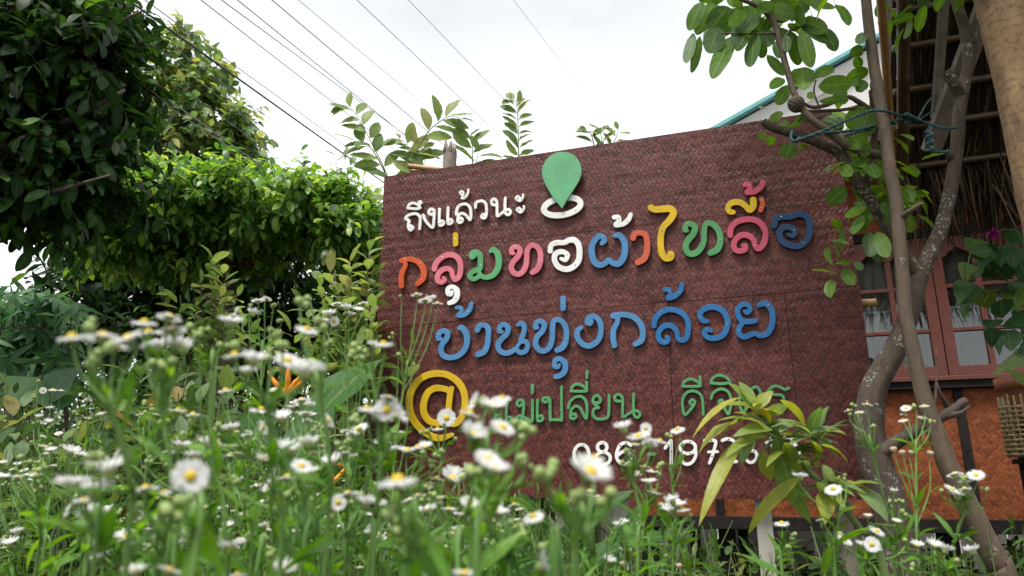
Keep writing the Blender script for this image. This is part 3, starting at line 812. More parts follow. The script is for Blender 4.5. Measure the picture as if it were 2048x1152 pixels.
# ================================================================== the wooden house behind the sign
H_AZ = SIGN_AZ
h_pt = P(1800, 780, 4.3)
class Plane:
    def __init__(s, pt, az, origin):
        s.pt, s.o = pt, origin
        s.r = Vector((math.cos(az), -math.sin(az), 0)); s.f = Vector((-math.sin(az), -math.cos(az), 0))
    def xz(s, px, py):
        q = ray(px, py); k = (s.pt - CAM).dot(s.f) / q.dot(s.f)
        q = CAM + q * k - s.o
        return q.dot(s.r), q.z
HP = Plane(h_pt, H_AZ, Vector((h_pt.x, h_pt.y, 0)))
house = thing("wooden_house", "red-brown wooden house on stilts with casement windows and orange woven wall panels", "house", HP.o, -H_AZ)
wood_red = bark_mat("red_stained_wood", (.085, .020, .012), (.145, .038, .022), (.11, .028, .016), 26, rough=0.5, bs=0.12)
dark_beam = bark_mat("grey_black_beam", (.010, .0085, .0085), (.026, .022, .021), None, 26, rough=0.85, bs=0.2)
dark_beam.node_tree.nodes['Principled BSDF'].inputs['Specular IOR Level'].default_value = .12
wall_weave = weave_mat("orange_bamboo_wall_weave", (.080, .018, .007), (.245, .070, .023), 0.020, 0.5, 0.75, (.34, .15, .07), 0.5, 0.7, spec=.2)
roof_m = bark_mat("old_thatch", (.05, .032, .02), (.13, .085, .05), None, 40, rough=0.95)
X = lambda px, py=668: HP.xz(px, py)[0]
Z = lambda px, py: HP.xz(px, py)[1]
xl, xr = X(1262, 1020), X(2330)
z_floor, z_sill0, z_sill1, z_win0 = Z(1800, 1037), Z(1800, 781), Z(1800, 767), Z(1800, 757)
z_lin0, z_lin1, z_top = Z(1800, 481), Z(1800, 463), Z(1800, 335)
def rect(mb, x0, x1, z0, z1, y0, y1, mi=0):
    mb.box(((x0 + x1) / 2, (y0 + y1) / 2, (z0 + z1) / 2), (x1 - x0, abs(y1 - y0), z1 - z0), None, mi)
# panels between battens
xb = [xl, X(1440, 1020), X(1640, 900), X(1922, 820), X(2200, 820), xr]
for i in range(5):
    b_ = MB(); rect(b_, xb[i] + .02, xb[i + 1] - .02, z_floor, z_sill0, 0.02, 0.04); b_.build("wall_panel", wall_weave, house)
    b_ = MB(); rect(b_, xb[i] - .024, xb[i] + .024, z_floor, z_sill0, 0.0, 0.045); b_.build("batten", dark_beam, house, .003)
x_win0, x_leaf = X(1708), X(1885)
leafw = X(1885) - X(1712)
b_ = MB(); rect(b_, xl, x_win0 - .05, z_sill1, z_top, 0.02, 0.04); b_.build("wall_panel", wall_weave, house)
b_ = MB(); rect(b_, x_win0 - .05, xr, z_lin1, z_top, 0.02, 0.04); b_.build("wall_panel", wall_weave, house)
for (z0, z1, y0) in ((z_sill0, z_sill1, -.035), (z_lin0, z_lin1, -.03), (z_floor - .075, z_floor, -.04), (z_top, z_top + .14, -.02)):
    b_ = MB(); rect(b_, xl - .06, xr, z0, z1, y0, 0.06); b_.build("beam", dark_beam, house, .004)
b_ = MB(); rect(b_, x_win0 - .05, xr, z_sill1 + .002, z_win0, -.05, .05); b_.build("window_sill", wood_red, house, .004)
b_ = MB(); rect(b_, xl - .05, xl + .05, z_floor, z_top, -.012, .06); b_.build("corner_post", wood_red, house, .004)
b_ = MB(); rect(b_, x_win0 - .056, x_win0 - .003, z_win0, z_lin0, -.012, .06); b_.build("corner_post", wood_red, house, .004)
# shell: floor, back and side walls so the room is a real dark room
b_ = MB(); rect(b_, xl - .06, xr, z_floor - .05, z_floor - .02, .065, 3.6); b_.build("floor_boards", dark_beam, house)
b_ = MB(); rect(b_, xl, xr, z_floor, z_top, 3.5, 3.56); rect(b_, xl, xl + .04, z_floor, z_top, .07, 3.49); rect(b_, xr - .04, xr, z_floor, z_top, .07, 3.49)
b_.build("wall", plain_mat("inner_board_wall", (.16, .07, .04), .8, .3, 12), house)
# roof with a low slope to a ridge
b_ = MB()
zr = z_top + .15
b_.add([(xl - .25, -.35, zr - .1), (xr, -.35, zr - .1), (xr, 1.8, zr + .35), (xl - .25, 1.8, zr + .35), (xl - .25, 3.9, zr - .05), (xr, 3.9, zr - .05),
        (xl - .25, -.35, zr), (xr, -.35, zr), (xr, 1.8, zr + .46), (xl - .25, 1.8, zr + .46), (xl - .25, 3.9, zr + .05), (xr, 3.9, zr + .05)],
       [(0, 1, 2, 3), (3, 2, 5, 4), (6, 9, 8, 7), (9, 10, 11, 8), (0, 6, 7, 1), (4, 5, 11, 10), (0, 3, 9, 6), (3, 4, 10, 9), (1, 7, 8, 2), (2, 8, 11, 5)])
b_.build("roof", roof_m, house)
b_ = MB(); b_.beam((xl - .26, -.37, zr - .03), (xl - .26, 1.8, zr + .42), .03, .15); b_.build("barge_board", wood_red, house)
for x_ in (xl + .1, X(1452, 1060), X(1900, 1060), xr - .2):
    for y_ in (.1, 3.3):
        b_ = MB(); b_.box((x_, y_, (z_floor - .08) / 2), (.10, .10, z_floor - .08)); b_.build("stilt", dark_beam, house, .006)
# casement leaves
glass_m, t, b = mat("window_glass")
gl = t.nodes.new("ShaderNodeBsdfGlossy"); gl.inputs['Roughness'].default_value = 0.02
tp = t.nodes.new("ShaderNodeBsdfTransparent"); tp.inputs[0].default_value = (.86, .88, .87, 1)
ms = t.nodes.new("ShaderNodeMixShader"); lw_ = t.nodes.new("ShaderNodeFresnel"); lw_.inputs[0].default_value = 1.5
t.links.new(math_(t, 'ADD', lw_.outputs[0], 0.05), ms.inputs[0]); t.links.new(tp.outputs[0], ms.inputs[1]); t.links.new(gl.outputs[0], ms.inputs[2])
t.links.new(ms.outputs[0], t.nodes['Material Output'].inputs[0])
curtain_m = plain_mat("pale_curtain", (.52, .50, .46), .9, .1, 30)
rod_m = plain_mat("white_rod", (.8, .8, .8), .4, .03)
zb0, zb1 = z_win0 + .004, Z(1800, 737)            # bottom rail
zr1, zr2 = Z(1765, 668), Z(1765, 583)             # bars
zt0, zt1 = Z(1765, 517), z_lin0 - .004            # top rail with its ogee underside
for k in range(3):
    x0 = x_win0 + .003 + k * (leafw + .006); x1 = x0 + leafw
    st = leafw * .125
    leaf_o = bpy.data.objects.new("window", None); C.objects.link(leaf_o); leaf_o.parent = house
    b_ = MB()
    for (a, c_) in ((x0, x0 + st), (x1 - st, x1)): rect(b_, a, c_, zb0, zt1, -.022, .018)
    rect(b_, x0 + st, x1 - st, zb0, zb1, -.020, .016)
    xm = (x0 + x1) / 2
    rect(b_, xm - st * .26, xm + st * .26, zb1, zt0 + .03, -.016, .012)
    for z_ in (zr1, zr2):
        rect(b_, x0 + st, xm - st * .26, z_ - .011, z_ + .011, -.018, .013); rect(b_, xm + st * .26, x1 - st, z_ - .011, z_ + .011, -.018, .013)
    # ogee head pieces, one over each column of panes
    for (a, c_) in ((x0 + st, xm), (xm, x1 - st)):
        w_ = c_ - a
        und = [(0, -.03), (.12, -.028), (.2, -.006), (.35, .012), (.5, .030), (.65, .012), (.8, -.006), (.88, -.028), (1, -.03)]
        poly = [(a + u * w_, zt0 + v) for u, v in und] + [(c_, zt1), (a, zt1)]
        b_.prism(poly, -.019, .014)
    b_.build("frame", wood_red, leaf_o, .002)
    b_ = MB(); rect(b_, x0 + st * .8, x1 - st * .8, zb1 - .01, zt0 + .04, .0, .003); b_.build("pane", glass_m, leaf_o)
    # curtain: gathered top, drawn to the jamb below
    b_ = MB(); nx, nz = 40, 14
    vs = []
    for j in range(nz + 1):
        tt = j / nz
        z_ = zt0 + .05 + (zb1 - .02 - zt0 - .05) * tt
        frac = 1.0 if tt < .30 else max(.16, 1.0 - (tt - .30) * 2.0) if tt < .72 else .16 + .05 * (tt - .72)
        for i in range(nx + 1):
            u = i / nx
            vs.append((x0 + st * .5 + (leafw - st) * frac * u if k != 1 else x1 - st * .5 - (leafw - st) * frac * u, .06 + .012 * math.sin(u * 40) + .006 * math.sin(u * 17 + 2 + tt), z_))
    b_.add(vs, [(j * (nx + 1) + i, j * (nx + 1) + i + 1, (j + 1) * (nx + 1) + i + 1, (j + 1) * (nx + 1) + i) for j in range(nz) for i in range(nx)], 0, True)
    b_.build("curtain", curtain_m, leaf_o)
    b_ = MB(); rect(b_, x0 + st, x1 - st, Z(1760, 622) - .008, Z(1760, 622) + .004, .03, .04); b_.build("rod", rod_m, leaf_o)
# pale board fence seen through the stilts
fence = thing("board_fence", "pale weathered board fence seen through the dark gap under the house", "fence", P(1400, 1100, 9.0))
pale_m = bark_mat("pale_boards", (.06, .054, .045), (.13, .12, .10), None, 14, rough=.9, bs=.2)
for i in range(19):
    b_ = MB()
    a = P(1170 + i * 48, 1050, 9.0)
    b_.box((a.x, a.y, .52), (.26, .03, 1.04), None)
    child_of(b_.build("board", pale_m, None), fence)
b_ = MB(); a, c_ = P(1150, 1085, 9.04), P(2100, 1085, 9.04); b_.beam(a, c_, .04, .08); child_of(b_.build("rail", pale_m), fence)

# ================================================================== thatched shelter at right
tz = bark_mat("thatch_straw", (.018, .011, .007), (.055, .034, .02), (.035, .022, .014), 60, rough=.95)  # thatch colour darkened to stand in for shade under the roof
sh_o = P(2085, 800, 2.0); sh_o.z = 0
shelter = thing("thatched_shelter", "open thatched shelter with bamboo purlins, ragged eave and a thick log post", "shelter", sh_o)
eave = P(1786, 338, 3.35)
e_r, e_f = s_right, s_front
slope = RAD(36)
up_s = (e_f * math.cos(slope) + Vector((0, 0, math.sin(slope))))
nrm_s = e_r.cross(up_s).normalized()
if nrm_s.z > 0: nrm_s = -nrm_s          # towards the ground
def RP(u, v, w=0.0): return eave + e_r * u + up_s * v + nrm_s * w
b_ = MB()
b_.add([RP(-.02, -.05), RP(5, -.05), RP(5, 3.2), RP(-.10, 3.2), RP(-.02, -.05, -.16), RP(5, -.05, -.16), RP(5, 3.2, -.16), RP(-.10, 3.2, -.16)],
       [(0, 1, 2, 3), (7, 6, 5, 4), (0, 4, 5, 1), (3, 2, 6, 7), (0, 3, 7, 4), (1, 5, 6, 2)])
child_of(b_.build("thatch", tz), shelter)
straw_leaf = leaf_mat("dry_straw", [(0, (.022, .013, .008)), (.5, (.055, .034, .020)), (1, (.17, .11, .065))], .8, .1, veins=0.0, spec=.2)  # straw tones carry the same painted underside shade
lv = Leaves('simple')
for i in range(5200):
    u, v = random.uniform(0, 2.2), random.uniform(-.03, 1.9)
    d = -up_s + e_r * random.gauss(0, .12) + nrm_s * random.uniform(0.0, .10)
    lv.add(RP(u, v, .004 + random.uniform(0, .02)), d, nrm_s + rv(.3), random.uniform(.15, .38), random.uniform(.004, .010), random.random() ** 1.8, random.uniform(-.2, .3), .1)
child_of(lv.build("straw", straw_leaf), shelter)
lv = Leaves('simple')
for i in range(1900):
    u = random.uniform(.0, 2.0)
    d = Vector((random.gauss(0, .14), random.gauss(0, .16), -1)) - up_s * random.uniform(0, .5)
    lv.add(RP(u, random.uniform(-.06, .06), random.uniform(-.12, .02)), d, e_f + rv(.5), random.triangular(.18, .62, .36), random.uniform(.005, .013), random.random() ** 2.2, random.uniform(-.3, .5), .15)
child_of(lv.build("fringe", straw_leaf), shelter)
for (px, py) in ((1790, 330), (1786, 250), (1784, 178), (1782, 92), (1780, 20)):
    # purlins run across the slope; the roof's shade is put into their bamboo colour
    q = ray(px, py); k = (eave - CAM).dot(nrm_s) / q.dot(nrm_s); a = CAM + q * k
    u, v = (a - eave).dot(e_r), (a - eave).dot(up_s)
    o = bamboo(RP(u, v, .035), RP(2.6, v + .01, .035), .016, None, "purlin", bark_mat("shade_dark_bamboo", (.035, .02, .010), (.085, .05, .024), None, 18, rough=.5, bs=.1) if py == 330 else bpy.data.materials["shade_dark_bamboo"])
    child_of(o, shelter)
for (a, c_, r, m_) in ((P(1788, 345, 3.28), P(1755, -90, 2.25), .017, bamboo_m), (P(1806, 345, 3.26), P(1808, -90, 2.3), .026, bpy.data.materials["shade_dark_bamboo"])):  # thicker pole shares the bamboo darkened for the roof's shade
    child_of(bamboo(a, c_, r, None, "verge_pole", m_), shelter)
plank_m = bark_mat("grey_plank", (.10, .085, .068), (.21, .18, .14), None, 24, rough=.9, bs=.3)
for (a, c_, w1, w2) in ((P(1871, 235, 2.75), P(1893, -60, 2.3), .035, .022), (P(1862, 300, 2.7), P(2000, -60, 2.15), .075, .03)):
    b_ = MB(); b_.beam(a, c_, w1, w2, (0, 1, 0)); child_of(b_.build("rafter", plank_m, None, .003), shelter)
log_m = bark_mat("pale_debarked_log", (.10, .055, .026), (.34, .215, .11), (.22, .13, .065), 20, rough=.85, bs=1.0, ring=9.0)
b_ = MB()
a = P(2094, 400, 2.0); top = P(2016, -40, 2.0)
b_.tube([(a.x + .004, a.y, 0), (a.x, a.y, .8), (a.x - .003, a.y, 1.6), (a.x - .006, a.y, top.z - .25), (a.x - .008, a.y, top.z), (a.x - .005, a.y, top.z + .4)], [.082, .078, .073, .070, .079, .08], 22, lump=.045, sub=10)
child_of(b_.build("post", log_m), shelter)

# ================================================================== white house with a teal roof edge, farther back
wh = thing("white_house", "white gabled house with a teal metal roof edge rising behind the sign", "house", P(1560, 600, 9.0))
white_m = plain_mat("white_render", (.66, .64, .60), .85, .06, 6)
teal_m = plain_mat("teal_metal_roof", (.16, .42, .43), .35, .08, 10)
e0, e1 = P(1400, 277, 9.0), P(1900, -5, 9.0)
dv = Vector((e1.x - e0.x, 0, e1.z - e0.z)).normalized()
b_ = MB()
low = 0.0
b_.add([(e0.x + .25, 9.0, low), (e1.x, 9.0, low), (e1.x, 9.0, e1.z - .10), (e0.x + .25, 9.0, e0.z + .08), (e0.x + .25, 14, low), (e1.x, 14, low), (e1.x, 14, e1.z - .10), (e0.x + .25, 14, e0.z + .08)],
       [(0, 1, 2, 3), (7, 6, 5, 4), (0, 3, 7, 4), (1, 5, 6, 2)])
child_of(b_.build("wall", white_m), wh)
b_ = MB(); dn = Vector((-dv.z, 0, dv.x))
e0b = e0 - dv * .3
b_.beam(e0b + Vector((0, -.12, 0)) + dn * .0, e1 + Vector((0, -.12, 0)), .03, .05, (0, 0, 1)); child_of(b_.build("verge_trim", teal_m), wh)
b_ = MB()
b_.add([e0b + Vector((0, -.10, -.01)), e1 + Vector((0, -.10, -.01)), e1 + Vector((0, 5.2, -.01)), e0b + Vector((0, 5.2, -.01))] + [p - dn * .03 for p in (e0b + Vector((0, -.10, -.01)), e1 + Vector((0, -.10, -.01)), e1 + Vector((0, 5.2, -.01)), e0b + Vector((0, 5.2, -.01)))],
       [(0, 1, 2, 3), (7, 6, 5, 4), (0, 4, 5, 1), (1, 5, 6, 2), (2, 6, 7, 3), (3, 7, 4, 0)])
child_of(b_.build("roof", teal_m), wh)
b_ = MB(); b_.beam(P(1606, 207, 8.95), P(1740, 130, 8.95), .03, .05); child_of(b_.build("batten", plain_mat("grey_trim", (.4, .39, .37), .8), None), wh)

# ================================================================== trees at right
YT = 2.2
def px_tube(mb, rows, n=10, lump=.06, sub=6, mi=0):
    """rows: (px, py, r_px, Y)"""
    mb.tube([P(a, b, Y) for a, b, r, Y in rows], [r * pxm(Y) for a, b, r, Y in rows], n, mi, True, sub, lump)
bark_l = bark_mat("lichen_bark", (.030, .021, .014), (.095, .068, .046), (.062, .045, .031), 42, rough=.9, bs=1.0, lichen=.44)
bark_s = bark_mat("smooth_brown_bark", (.050, .034, .021), (.145, .10, .063), (.095, .067, .042), 40, rough=.75, bs=.5, lichen=.36)
bark_d = bark_mat("dead_bark", (.03, .023, .018), (.10, .075, .055), None, 50, rough=.95, bs=1.0)
bt = P(1800, 1150, YT)
cat_ = thing("custard_apple_tree", "forked lichen-spotted custard apple tree with broad leaves and knobbly green fruit", "tree", (bt.x, bt.y, 0))
b_ = MB()
b_.tube([(bt.x + .03, YT, -.05), (bt.x + .015, YT, .4)] + [P(a, b, YT) for a, b in ((1808, 1152), (1785, 1030), (1752, 930), (1738, 850), (1750, 770), (1790, 700), (1822, 620), (1842, 545), (1880, 462), (1903, 370), (1914, 290), (1920, 215), (1936, 130), (1932, 70), (1912, 0), (1895, -80), (1900, -260))],
        [.062, .057] + [r * pxm(YT) for r in (36, 34, 31, 28, 25, 22, 18.5, 16.5, 15, 14, 13.5, 13.5, 12, 12, 11, 10, 7)], 12, 0, True, 5, .035)
child_of(b_.build("trunk", bark_l), cat_)
b_ = MB(); px_tube(b_, [(1845, 560, 15, YT), (1806, 505, 13, YT), (1768, 445, 12.5, YT), (1737, 392, 12.5, YT - .02), (1708, 352, 13, YT - .03), (1680, 308, 12, YT - .04), (1645, 288, 12, YT - .05), (1590, 268, 11, YT - .05), (1545, 255, 9, YT - .06), (1526, 243, 8.5, YT - .06)])
child_of(b_.build("branch", bark_l), cat_)
b_ = MB(); px_tube(b_, [(1722, 392, 12, YT - .02), (1740, 345, 9, YT - .03), (1748, 290, 8, YT - .04), (1747, 220, 8, YT - .04), (1741, 180, 4, YT - .05)], 8)
child_of(b_.build("branch", bark_l), cat_); b_ = MB()
px_tube(b_, [(1748, 216, 6, YT - .04), (1760, 195, 4, YT - .04), (1768, 175, 2, YT - .04)], 6)
child_of(b_.build("branch", bark_l), cat_)
b_ = MB(); px_tube(b_, [(1772, 312, 10, YT - .02), (1738, 306, 9, YT - .06), (1698, 293, 9, YT - .08), (1652, 260, 8, YT - .1), (1618, 234, 8, YT - .1), (1592, 195, 7, YT - .1), (1577, 150, 7, YT - .1), (1561, 92, 7, YT - .1), (1545, 40, 7, YT - .1), (1505, 8, 5, YT - .12), (1440, -15, 4, YT - .14), (1380, -60, 3, YT - .15)], 9)
child_of(b_.build("branch", bark_s), cat_)
b_ = MB(); px_tube(b_, [(1742, 222, 7, YT - .05), (1716, 203, 6, YT - .06), (1693, 194, 5, YT - .06), (1652, 210, 5, YT - .07), (1622, 214, 4, YT - .07), (1600, 200, 3, YT - .08)], 7); child_of(b_.build("branch", bark_s), cat_)
b_ = MB(); px_tube(b_, [(1722, 212, 5, YT - .05), (1690, 219, 4, YT - .06), (1640, 222, 4, YT - .06), (1596, 222, 3, YT - .08)], 7); child_of(b_.build("branch", bark_s), cat_)
b_ = MB(); px_tube(b_, [(1561, 92, 4, YT - .1), (1585, 58, 3, YT - .11), (1640, 50, 2, YT - .12)], 6); child_of(b_.build("branch", bark_s), cat_)
b_ = MB(); px_tube(b_, [(1552, 66, 3, YT - .1), (1500, 68, 2, YT - .12), (1440, 66, 1.5, YT - .14)], 6); child_of(b_.build("branch", bark_s), cat_)
b_ = MB(); px_tube(b_, [(1545, 35, 4, YT - .1), (1570, 5, 3, YT - .1), (1600, -30, 2, YT - .1)], 6); child_of(b_.build("branch", bark_s), cat_)
b_ = MB(); px_tube(b_, [(1640, 218, 2, YT - .06), (1628, 185, 2, YT - .08), (1632, 160, 1.5, YT - .1)], 5); child_of(b_.build("branch", bark_s), cat_)
b_ = MB(); px_tube(b_, [(1922, 190, 15, YT), (1906, 165, 12, YT - .02), (1892, 142, 11, YT - .03)], 9); child_of(b_.build("stub", bark_l), cat_)
b_ = MB(); px_tube(b_, [(1936, 130, 9, YT), (1950, 85, 4, YT), (1957, 45, 1, YT)], 7); child_of(b_.build("stub", bark_l), cat_)
b_ = MB(); px_tube(b_, [(1905, 322, 10, YT), (1895, 300, 4, YT - .02)], 7); child_of(b_.build("stub", bark_l), cat_)
b_ = MB(); px_tube(b_, [(1760, 905, 15, YT - .02), (1800, 880, 12, YT - .05), (1850, 850, 12.5, YT - .06), (1895, 826, 11, YT - .08), (1932, 800, 7, YT - .09)], 9, .16, 4); child_of(b_.build("dead_branch", bark_d), cat_)
b_ = MB(); px_tube(b_, [(1890, 832, 9, YT - .08), (1920, 826, 5, YT - .1), (1940, 812, 2, YT - .1)], 6, .1); child_of(b_.build("dead_branch", bark_d), cat_)
b_ = MB(); px_tube(b_, [(1895, 812, 7, YT - .08), (1880, 785, 3, YT - .1), (1871, 755, 1.5, YT - .1)], 6, .1); child_of(b_.build("dead_branch", bark_d), cat_)
b_ = MB(); px_tube(b_, [(1850, 846, 7, YT - .08), (1870, 800, 3, YT - .1), (1873, 700, 1.2, YT - .1)], 6, .1); child_of(b_.build("dead_branch", bark_d), cat_)
# fruit
fruit_m = plain_mat("custard_apple_skin", (.11, .17, .045), .6, .35, 50)
fruit_d = plain_mat("dried_custard_apple_skin", (.07, .055, .03), .8, .4, 60)
def custard(px, py, Y, rpx, m_):
    c = P(px, py, Y); R = rpx * pxm(Y)
    K = 70
    pts = []
    for i in range(K):
        z = 1 - 2 * (i + .5) / K; r = math.sqrt(1 - z * z); a = i * 2.39996
        pts.append((r * math.cos(a), r * math.sin(a), z))
    pts = np.array(pts)
    b_ = MB(); nu, nv = 64, 40
    vs = []
    for j in range(nv + 1):
        th = math.pi * j / nv
        for i in range(nu):
            a = 2 * math.pi * i / nu
            u = np.array([math.sin(th) * math.cos(a), math.sin(th) * math.sin(a), math.cos(th)])
            d = np.sort(np.sum((pts - u) ** 2, axis=1))[:2]
            h = min(1, (math.sqrt(d[1]) - math.sqrt(d[0])) / .13)
            k = R * (.86 + .16 * h ** .6)
            vs.append(c + Vector((u[0] * k, u[1] * k, u[2] * k * (1.05 - .12 * u[2]))))
    b_.add(vs, [(j * nu + i, j * nu + (i + 1) % nu, (j + 1) * nu + (i + 1) % nu, (j + 1) * nu + i) for j in range(nv) for i in range(nu)], 0, True)
    b_.tube([c + Vector((0, 0, R * .95)), c + Vector((.003, 0, R * 1.5))], [.003, .002], 6, sub=1)
    return child_of(b_.build("fruit", m_), cat_)
custard(1592, 207, YT - .10, 18, fruit_d)['label'] = "small dried dark fruit"
custard(1664, 250, YT - .05, 24, fruit_m)['label'] = "plump green fruit"

# leaves, each placed where it hangs: base -> tip with its width (zoom coordinates of three enlargements)
apple_leaf = leaf_mat("custard_apple_leaf", [(0, (.035, .09, .014)), (.45, (.07, .155, .022)), (.75, (.13, .24, .035)), (1, (.09, .15, .075))], .42, .45, veins=.28)
lv = Leaves('apple')
def place(lv, bx, by, tx, ty, wpx, Y, rnd=None, bend=None, face=None, fold=None):
    a = P(bx, by, Y + random.uniform(-.03, .03)); c_ = P(tx, ty, Y + random.uniform(-.08, .05))
    d = c_ - a
    tocam = (CAM - a).normalized()
    n = (face if face is not None else tocam * 1.3) + rv(.25) + Vector((0, 0, .25))
    lv.add(a, d, n, d.length * 1.06, wpx * 1.3 * pxm(Y), rnd, random.uniform(-.1, .5) if bend is None else bend, random.uniform(.05, .22) if fold is None else fold)
zA = lambda x, y: (1340 + x / 4.8, y / 4.8)
for (x0, y0, x1, y1, w_, rn) in [(310, 20, 200, 230, 130, .4), (440, 15, 290, 235, 150, .5), (560, 65, 390, 275, 190, .25), (760, 60, 570, 245, 110, .65), (800, 130, 680, 310, 190, .3), (860, 160, 850, 290, 120, .35),
    (930, 80, 1180, 130, 160, .7), (470, 265, 380, 490, 185, .98), (600, 350, 430, 655, 150, .5), (820, 320, 765, 605, 145, .2), (670, 215, 650, 355, 120, 1), (895, 290, 960, 445, 150, 1), (1020, 270, 1195, 415, 95, .5),
    (1160, 300, 1235, 610, 115, .3), (1260, 295, 1350, 598, 125, .65), (1265, 190, 1480, 285, 130, .6), (1255, 240, 1520, 400, 90, .1), (1480, 270, 1592, 464, 110, .15), (930, 530, 1092, 705, 85, .35), (905, 420, 880, 552, 75, .25),
    (1190, 60, 1270, 205, 110, .5), (1250, 0, 1565, 72, 65, .75), (220, 320, 170, 610, 105, .95), (290, 350, 235, 650, 85, .3), (1092, 755, 1000, 800, 95, .55), (1135, 820, 1035, 990, 115, .5), (1290, 865, 1265, 640, 200, .72),
    (1390, 740, 1555, 645, 115, .6), (1425, 830, 1722, 800, 155, .6), (1685, 750, 1890, 680, 115, .5), (1560, 935, 1700, 870, 80, .3), (1790, 880, 1885, 790, 110, .4), (1720, 530, 1860, 460, 100, .3), (1790, 540, 1815, 640, 80, .25), (1840, 310, 1835, 430, 100, .9),
    (1430, 975, 1700, 940, 60, .4), (1310, 930, 1390, 905, 70, .65), (1700, 930, 1640, 990, 70, .5), (980, 20, 860, 105, 110, .6), (1100, 10, 1230, 60, 90, .6), (1120, 340, 1130, 490, 80, .2), (700, 60, 640, 30, 70, .6), (1750, 830, 1830, 760, 70, .35),
    (340, 20, 520, -60, 120, .3), (700, -40, 600, 60, 100, .5), (1010, 200, 1150, 120, 110, .2), (980, 170, 930, 260, 90, .15), (1130, 230, 1230, 290, 60, .5), (1010, 400, 1050, 520, 80, .2), (640, 330, 690, 415, 100, .6)]:
    a, c_ = zA(x0, y0), zA(x1, y1); place(lv, *a, *c_, w_ / 4.8, YT - .1, rn)
zB = lambda x, y: (1500 + x / 3.737, 100 + y / 3.737)
for (x0, y0, x1, y1, w_, rn) in [(140, 520, 245, 480, 60, .6), (225, 540, 275, 590, 75, .65), (300, 570, 425, 495, 60, .6), (130, 630, 60, 660, 50, .7), (150, 640, 165, 715, 60, .55), (310, 690, 270, 800, 105, .35), (860, 420, 760, 590, 150, .75), (890, 440, 830, 640, 150, .6),
    (690, 660, 800, 720, 70, .6), (800, 720, 720, 840, 80, .7), (880, 640, 780, 700, 90, .75), (880, 800, 760, 890, 80, .7), (720, 1030, 590, 1140, 110, .3), (920, 1030, 960, 1115, 80, .65), (890, 840, 940, 960, 90, .4), (100, 430, 85, 405, 35, .75), (420, 480, 350, 530, 50, .6), (890, 700, 840, 790, 70, .5), (960, 1000, 1000, 930, 60, .5), (360, 740, 420, 715, 40, .6)]:
    a, c_ = zB(x0, y0), zB(x1, y1); place(lv, *a, *c_, w_ / 3.737, YT - .06, rn)
zC = lambda x, y: (1648 + x / 5.12, 400 + y / 5.12)
for (x0, y0, x1, y1, w_, rn) in [(420, 70, 260, 140, 80, .7), (400, 160, 300, 340, 90, .5), (450, 180, 360, 330, 80, .4), (470, 330, 480, 540, 130, .98), (540, 330, 640, 560, 130, .6), (560, 480, 565, 640, 100, 1), (620, 150, 600, 20, 60, .4), (860, 20, 820, -80, 70, .5), (660, 60, 640, 230, 60, .2)]:
    a, c_ = zC(x0, y0), zC(x1, y1); place(lv, *a, *c_, w_ / 5.12, YT - .04, rn)
for i in range(16):   # leafy shoots behind the stems
    base = P(random.uniform(1690, 1765), random.uniform(250, 560), YT + random.uniform(.02, .2))
    twig(lv, None, base, Vector((random.uniform(-1, .4), -.3, random.uniform(-.6, .5))), .16, 5, .085, .045, .3, rnd=lambda: random.uniform(.45, .85))
b2 = MB()
for i in range(26):   # upper crown above the frame
    base = P(1480 + random.uniform(-120, 500), random.uniform(-230, -60), YT - .1 + random.uniform(-.25, .5))
    twig(lv, b2, base, rv() + Vector((0, 0, .2)), .3, 7, .10, .05, .4)
for i in range(26):
    a_ = random.uniform(0, 6.28); r_ = random.random() ** .5
    place(lv, 1510 + 120 * r_ * math.cos(a_), 30 + 50 * r_ * math.sin(a_), 1510 + 120 * r_ * math.cos(a_) + random.uniform(-26, 26), 30 + 50 * r_ * math.sin(a_) + random.uniform(10, 55), random.uniform(22, 34), YT + random.uniform(-.05, .15), random.uniform(.05, .7))
child_of(lv.build("leaves", apple_leaf), cat_)
child_of(b2.build("branch", bark_s), cat_)

bt = P(2015, 1152, 2.05)
sl = thing("slender_tree", "straight slender brown stem rising past the thatched shelter and the sign's right edge", "tree", (bt.x, bt.y, 0))
b_ = MB()
YS = 2.08
b_.tube([(bt.x + .10, YS, -.05), (bt.x + .05, YS, .45)] + [P(a, b, YS) for a, b in ((2008, 1152), (1991, 1121), (1945, 1029), (1899, 938), (1877, 876), (1853, 815), (1834, 737), (1817, 659), (1810, 625), (1804, 537), (1797, 459), (1792, 400), (1780, 340), (1769, 253), (1757, 190), (1743, 95), (1732, 0), (1726, -100), (1718, -260))],
        [.045, .042] + [r * pxm(YS) for r in (23, 22, 20.5, 19, 17.5, 16, 14.5, 14, 14, 13.5, 13.5, 13.5, 13, 13, 12.5, 12, 11, 10, 7)], 14, 0, True, 5, .04)
child_of(b_.build("trunk", bark_s), sl)
b_ = MB(); px_tube(b_, [(1800, 437, 12, YS), (1815, 425, 6, YS - .03), (1838, 410, 4, YS - .05), (1846, 408, 3, YS - .05)], 8); child_of(b_.build("stub", bark_d), sl); b_ = MB(); px_tube(b_, [(1757, 185, 8, YS), (1745, 175, 5, YS), (1742, 165, 3, YS)], 7)
child_of(b_.build("stub", bark_d), sl)
lv = Leaves('elliptic'); b2 = MB()
for i in range(24):
    twig(lv, b2, P(1720 + random.uniform(-60, 120), random.uniform(-330, -110), YS + random.uniform(-.3, .4)), rv() + Vector((0, 0, .3)), .3, 8, .10, .045, .4)
child_of(lv.build("crown", apple_leaf), sl); child_of(b2.build("branch", bark_s), sl)

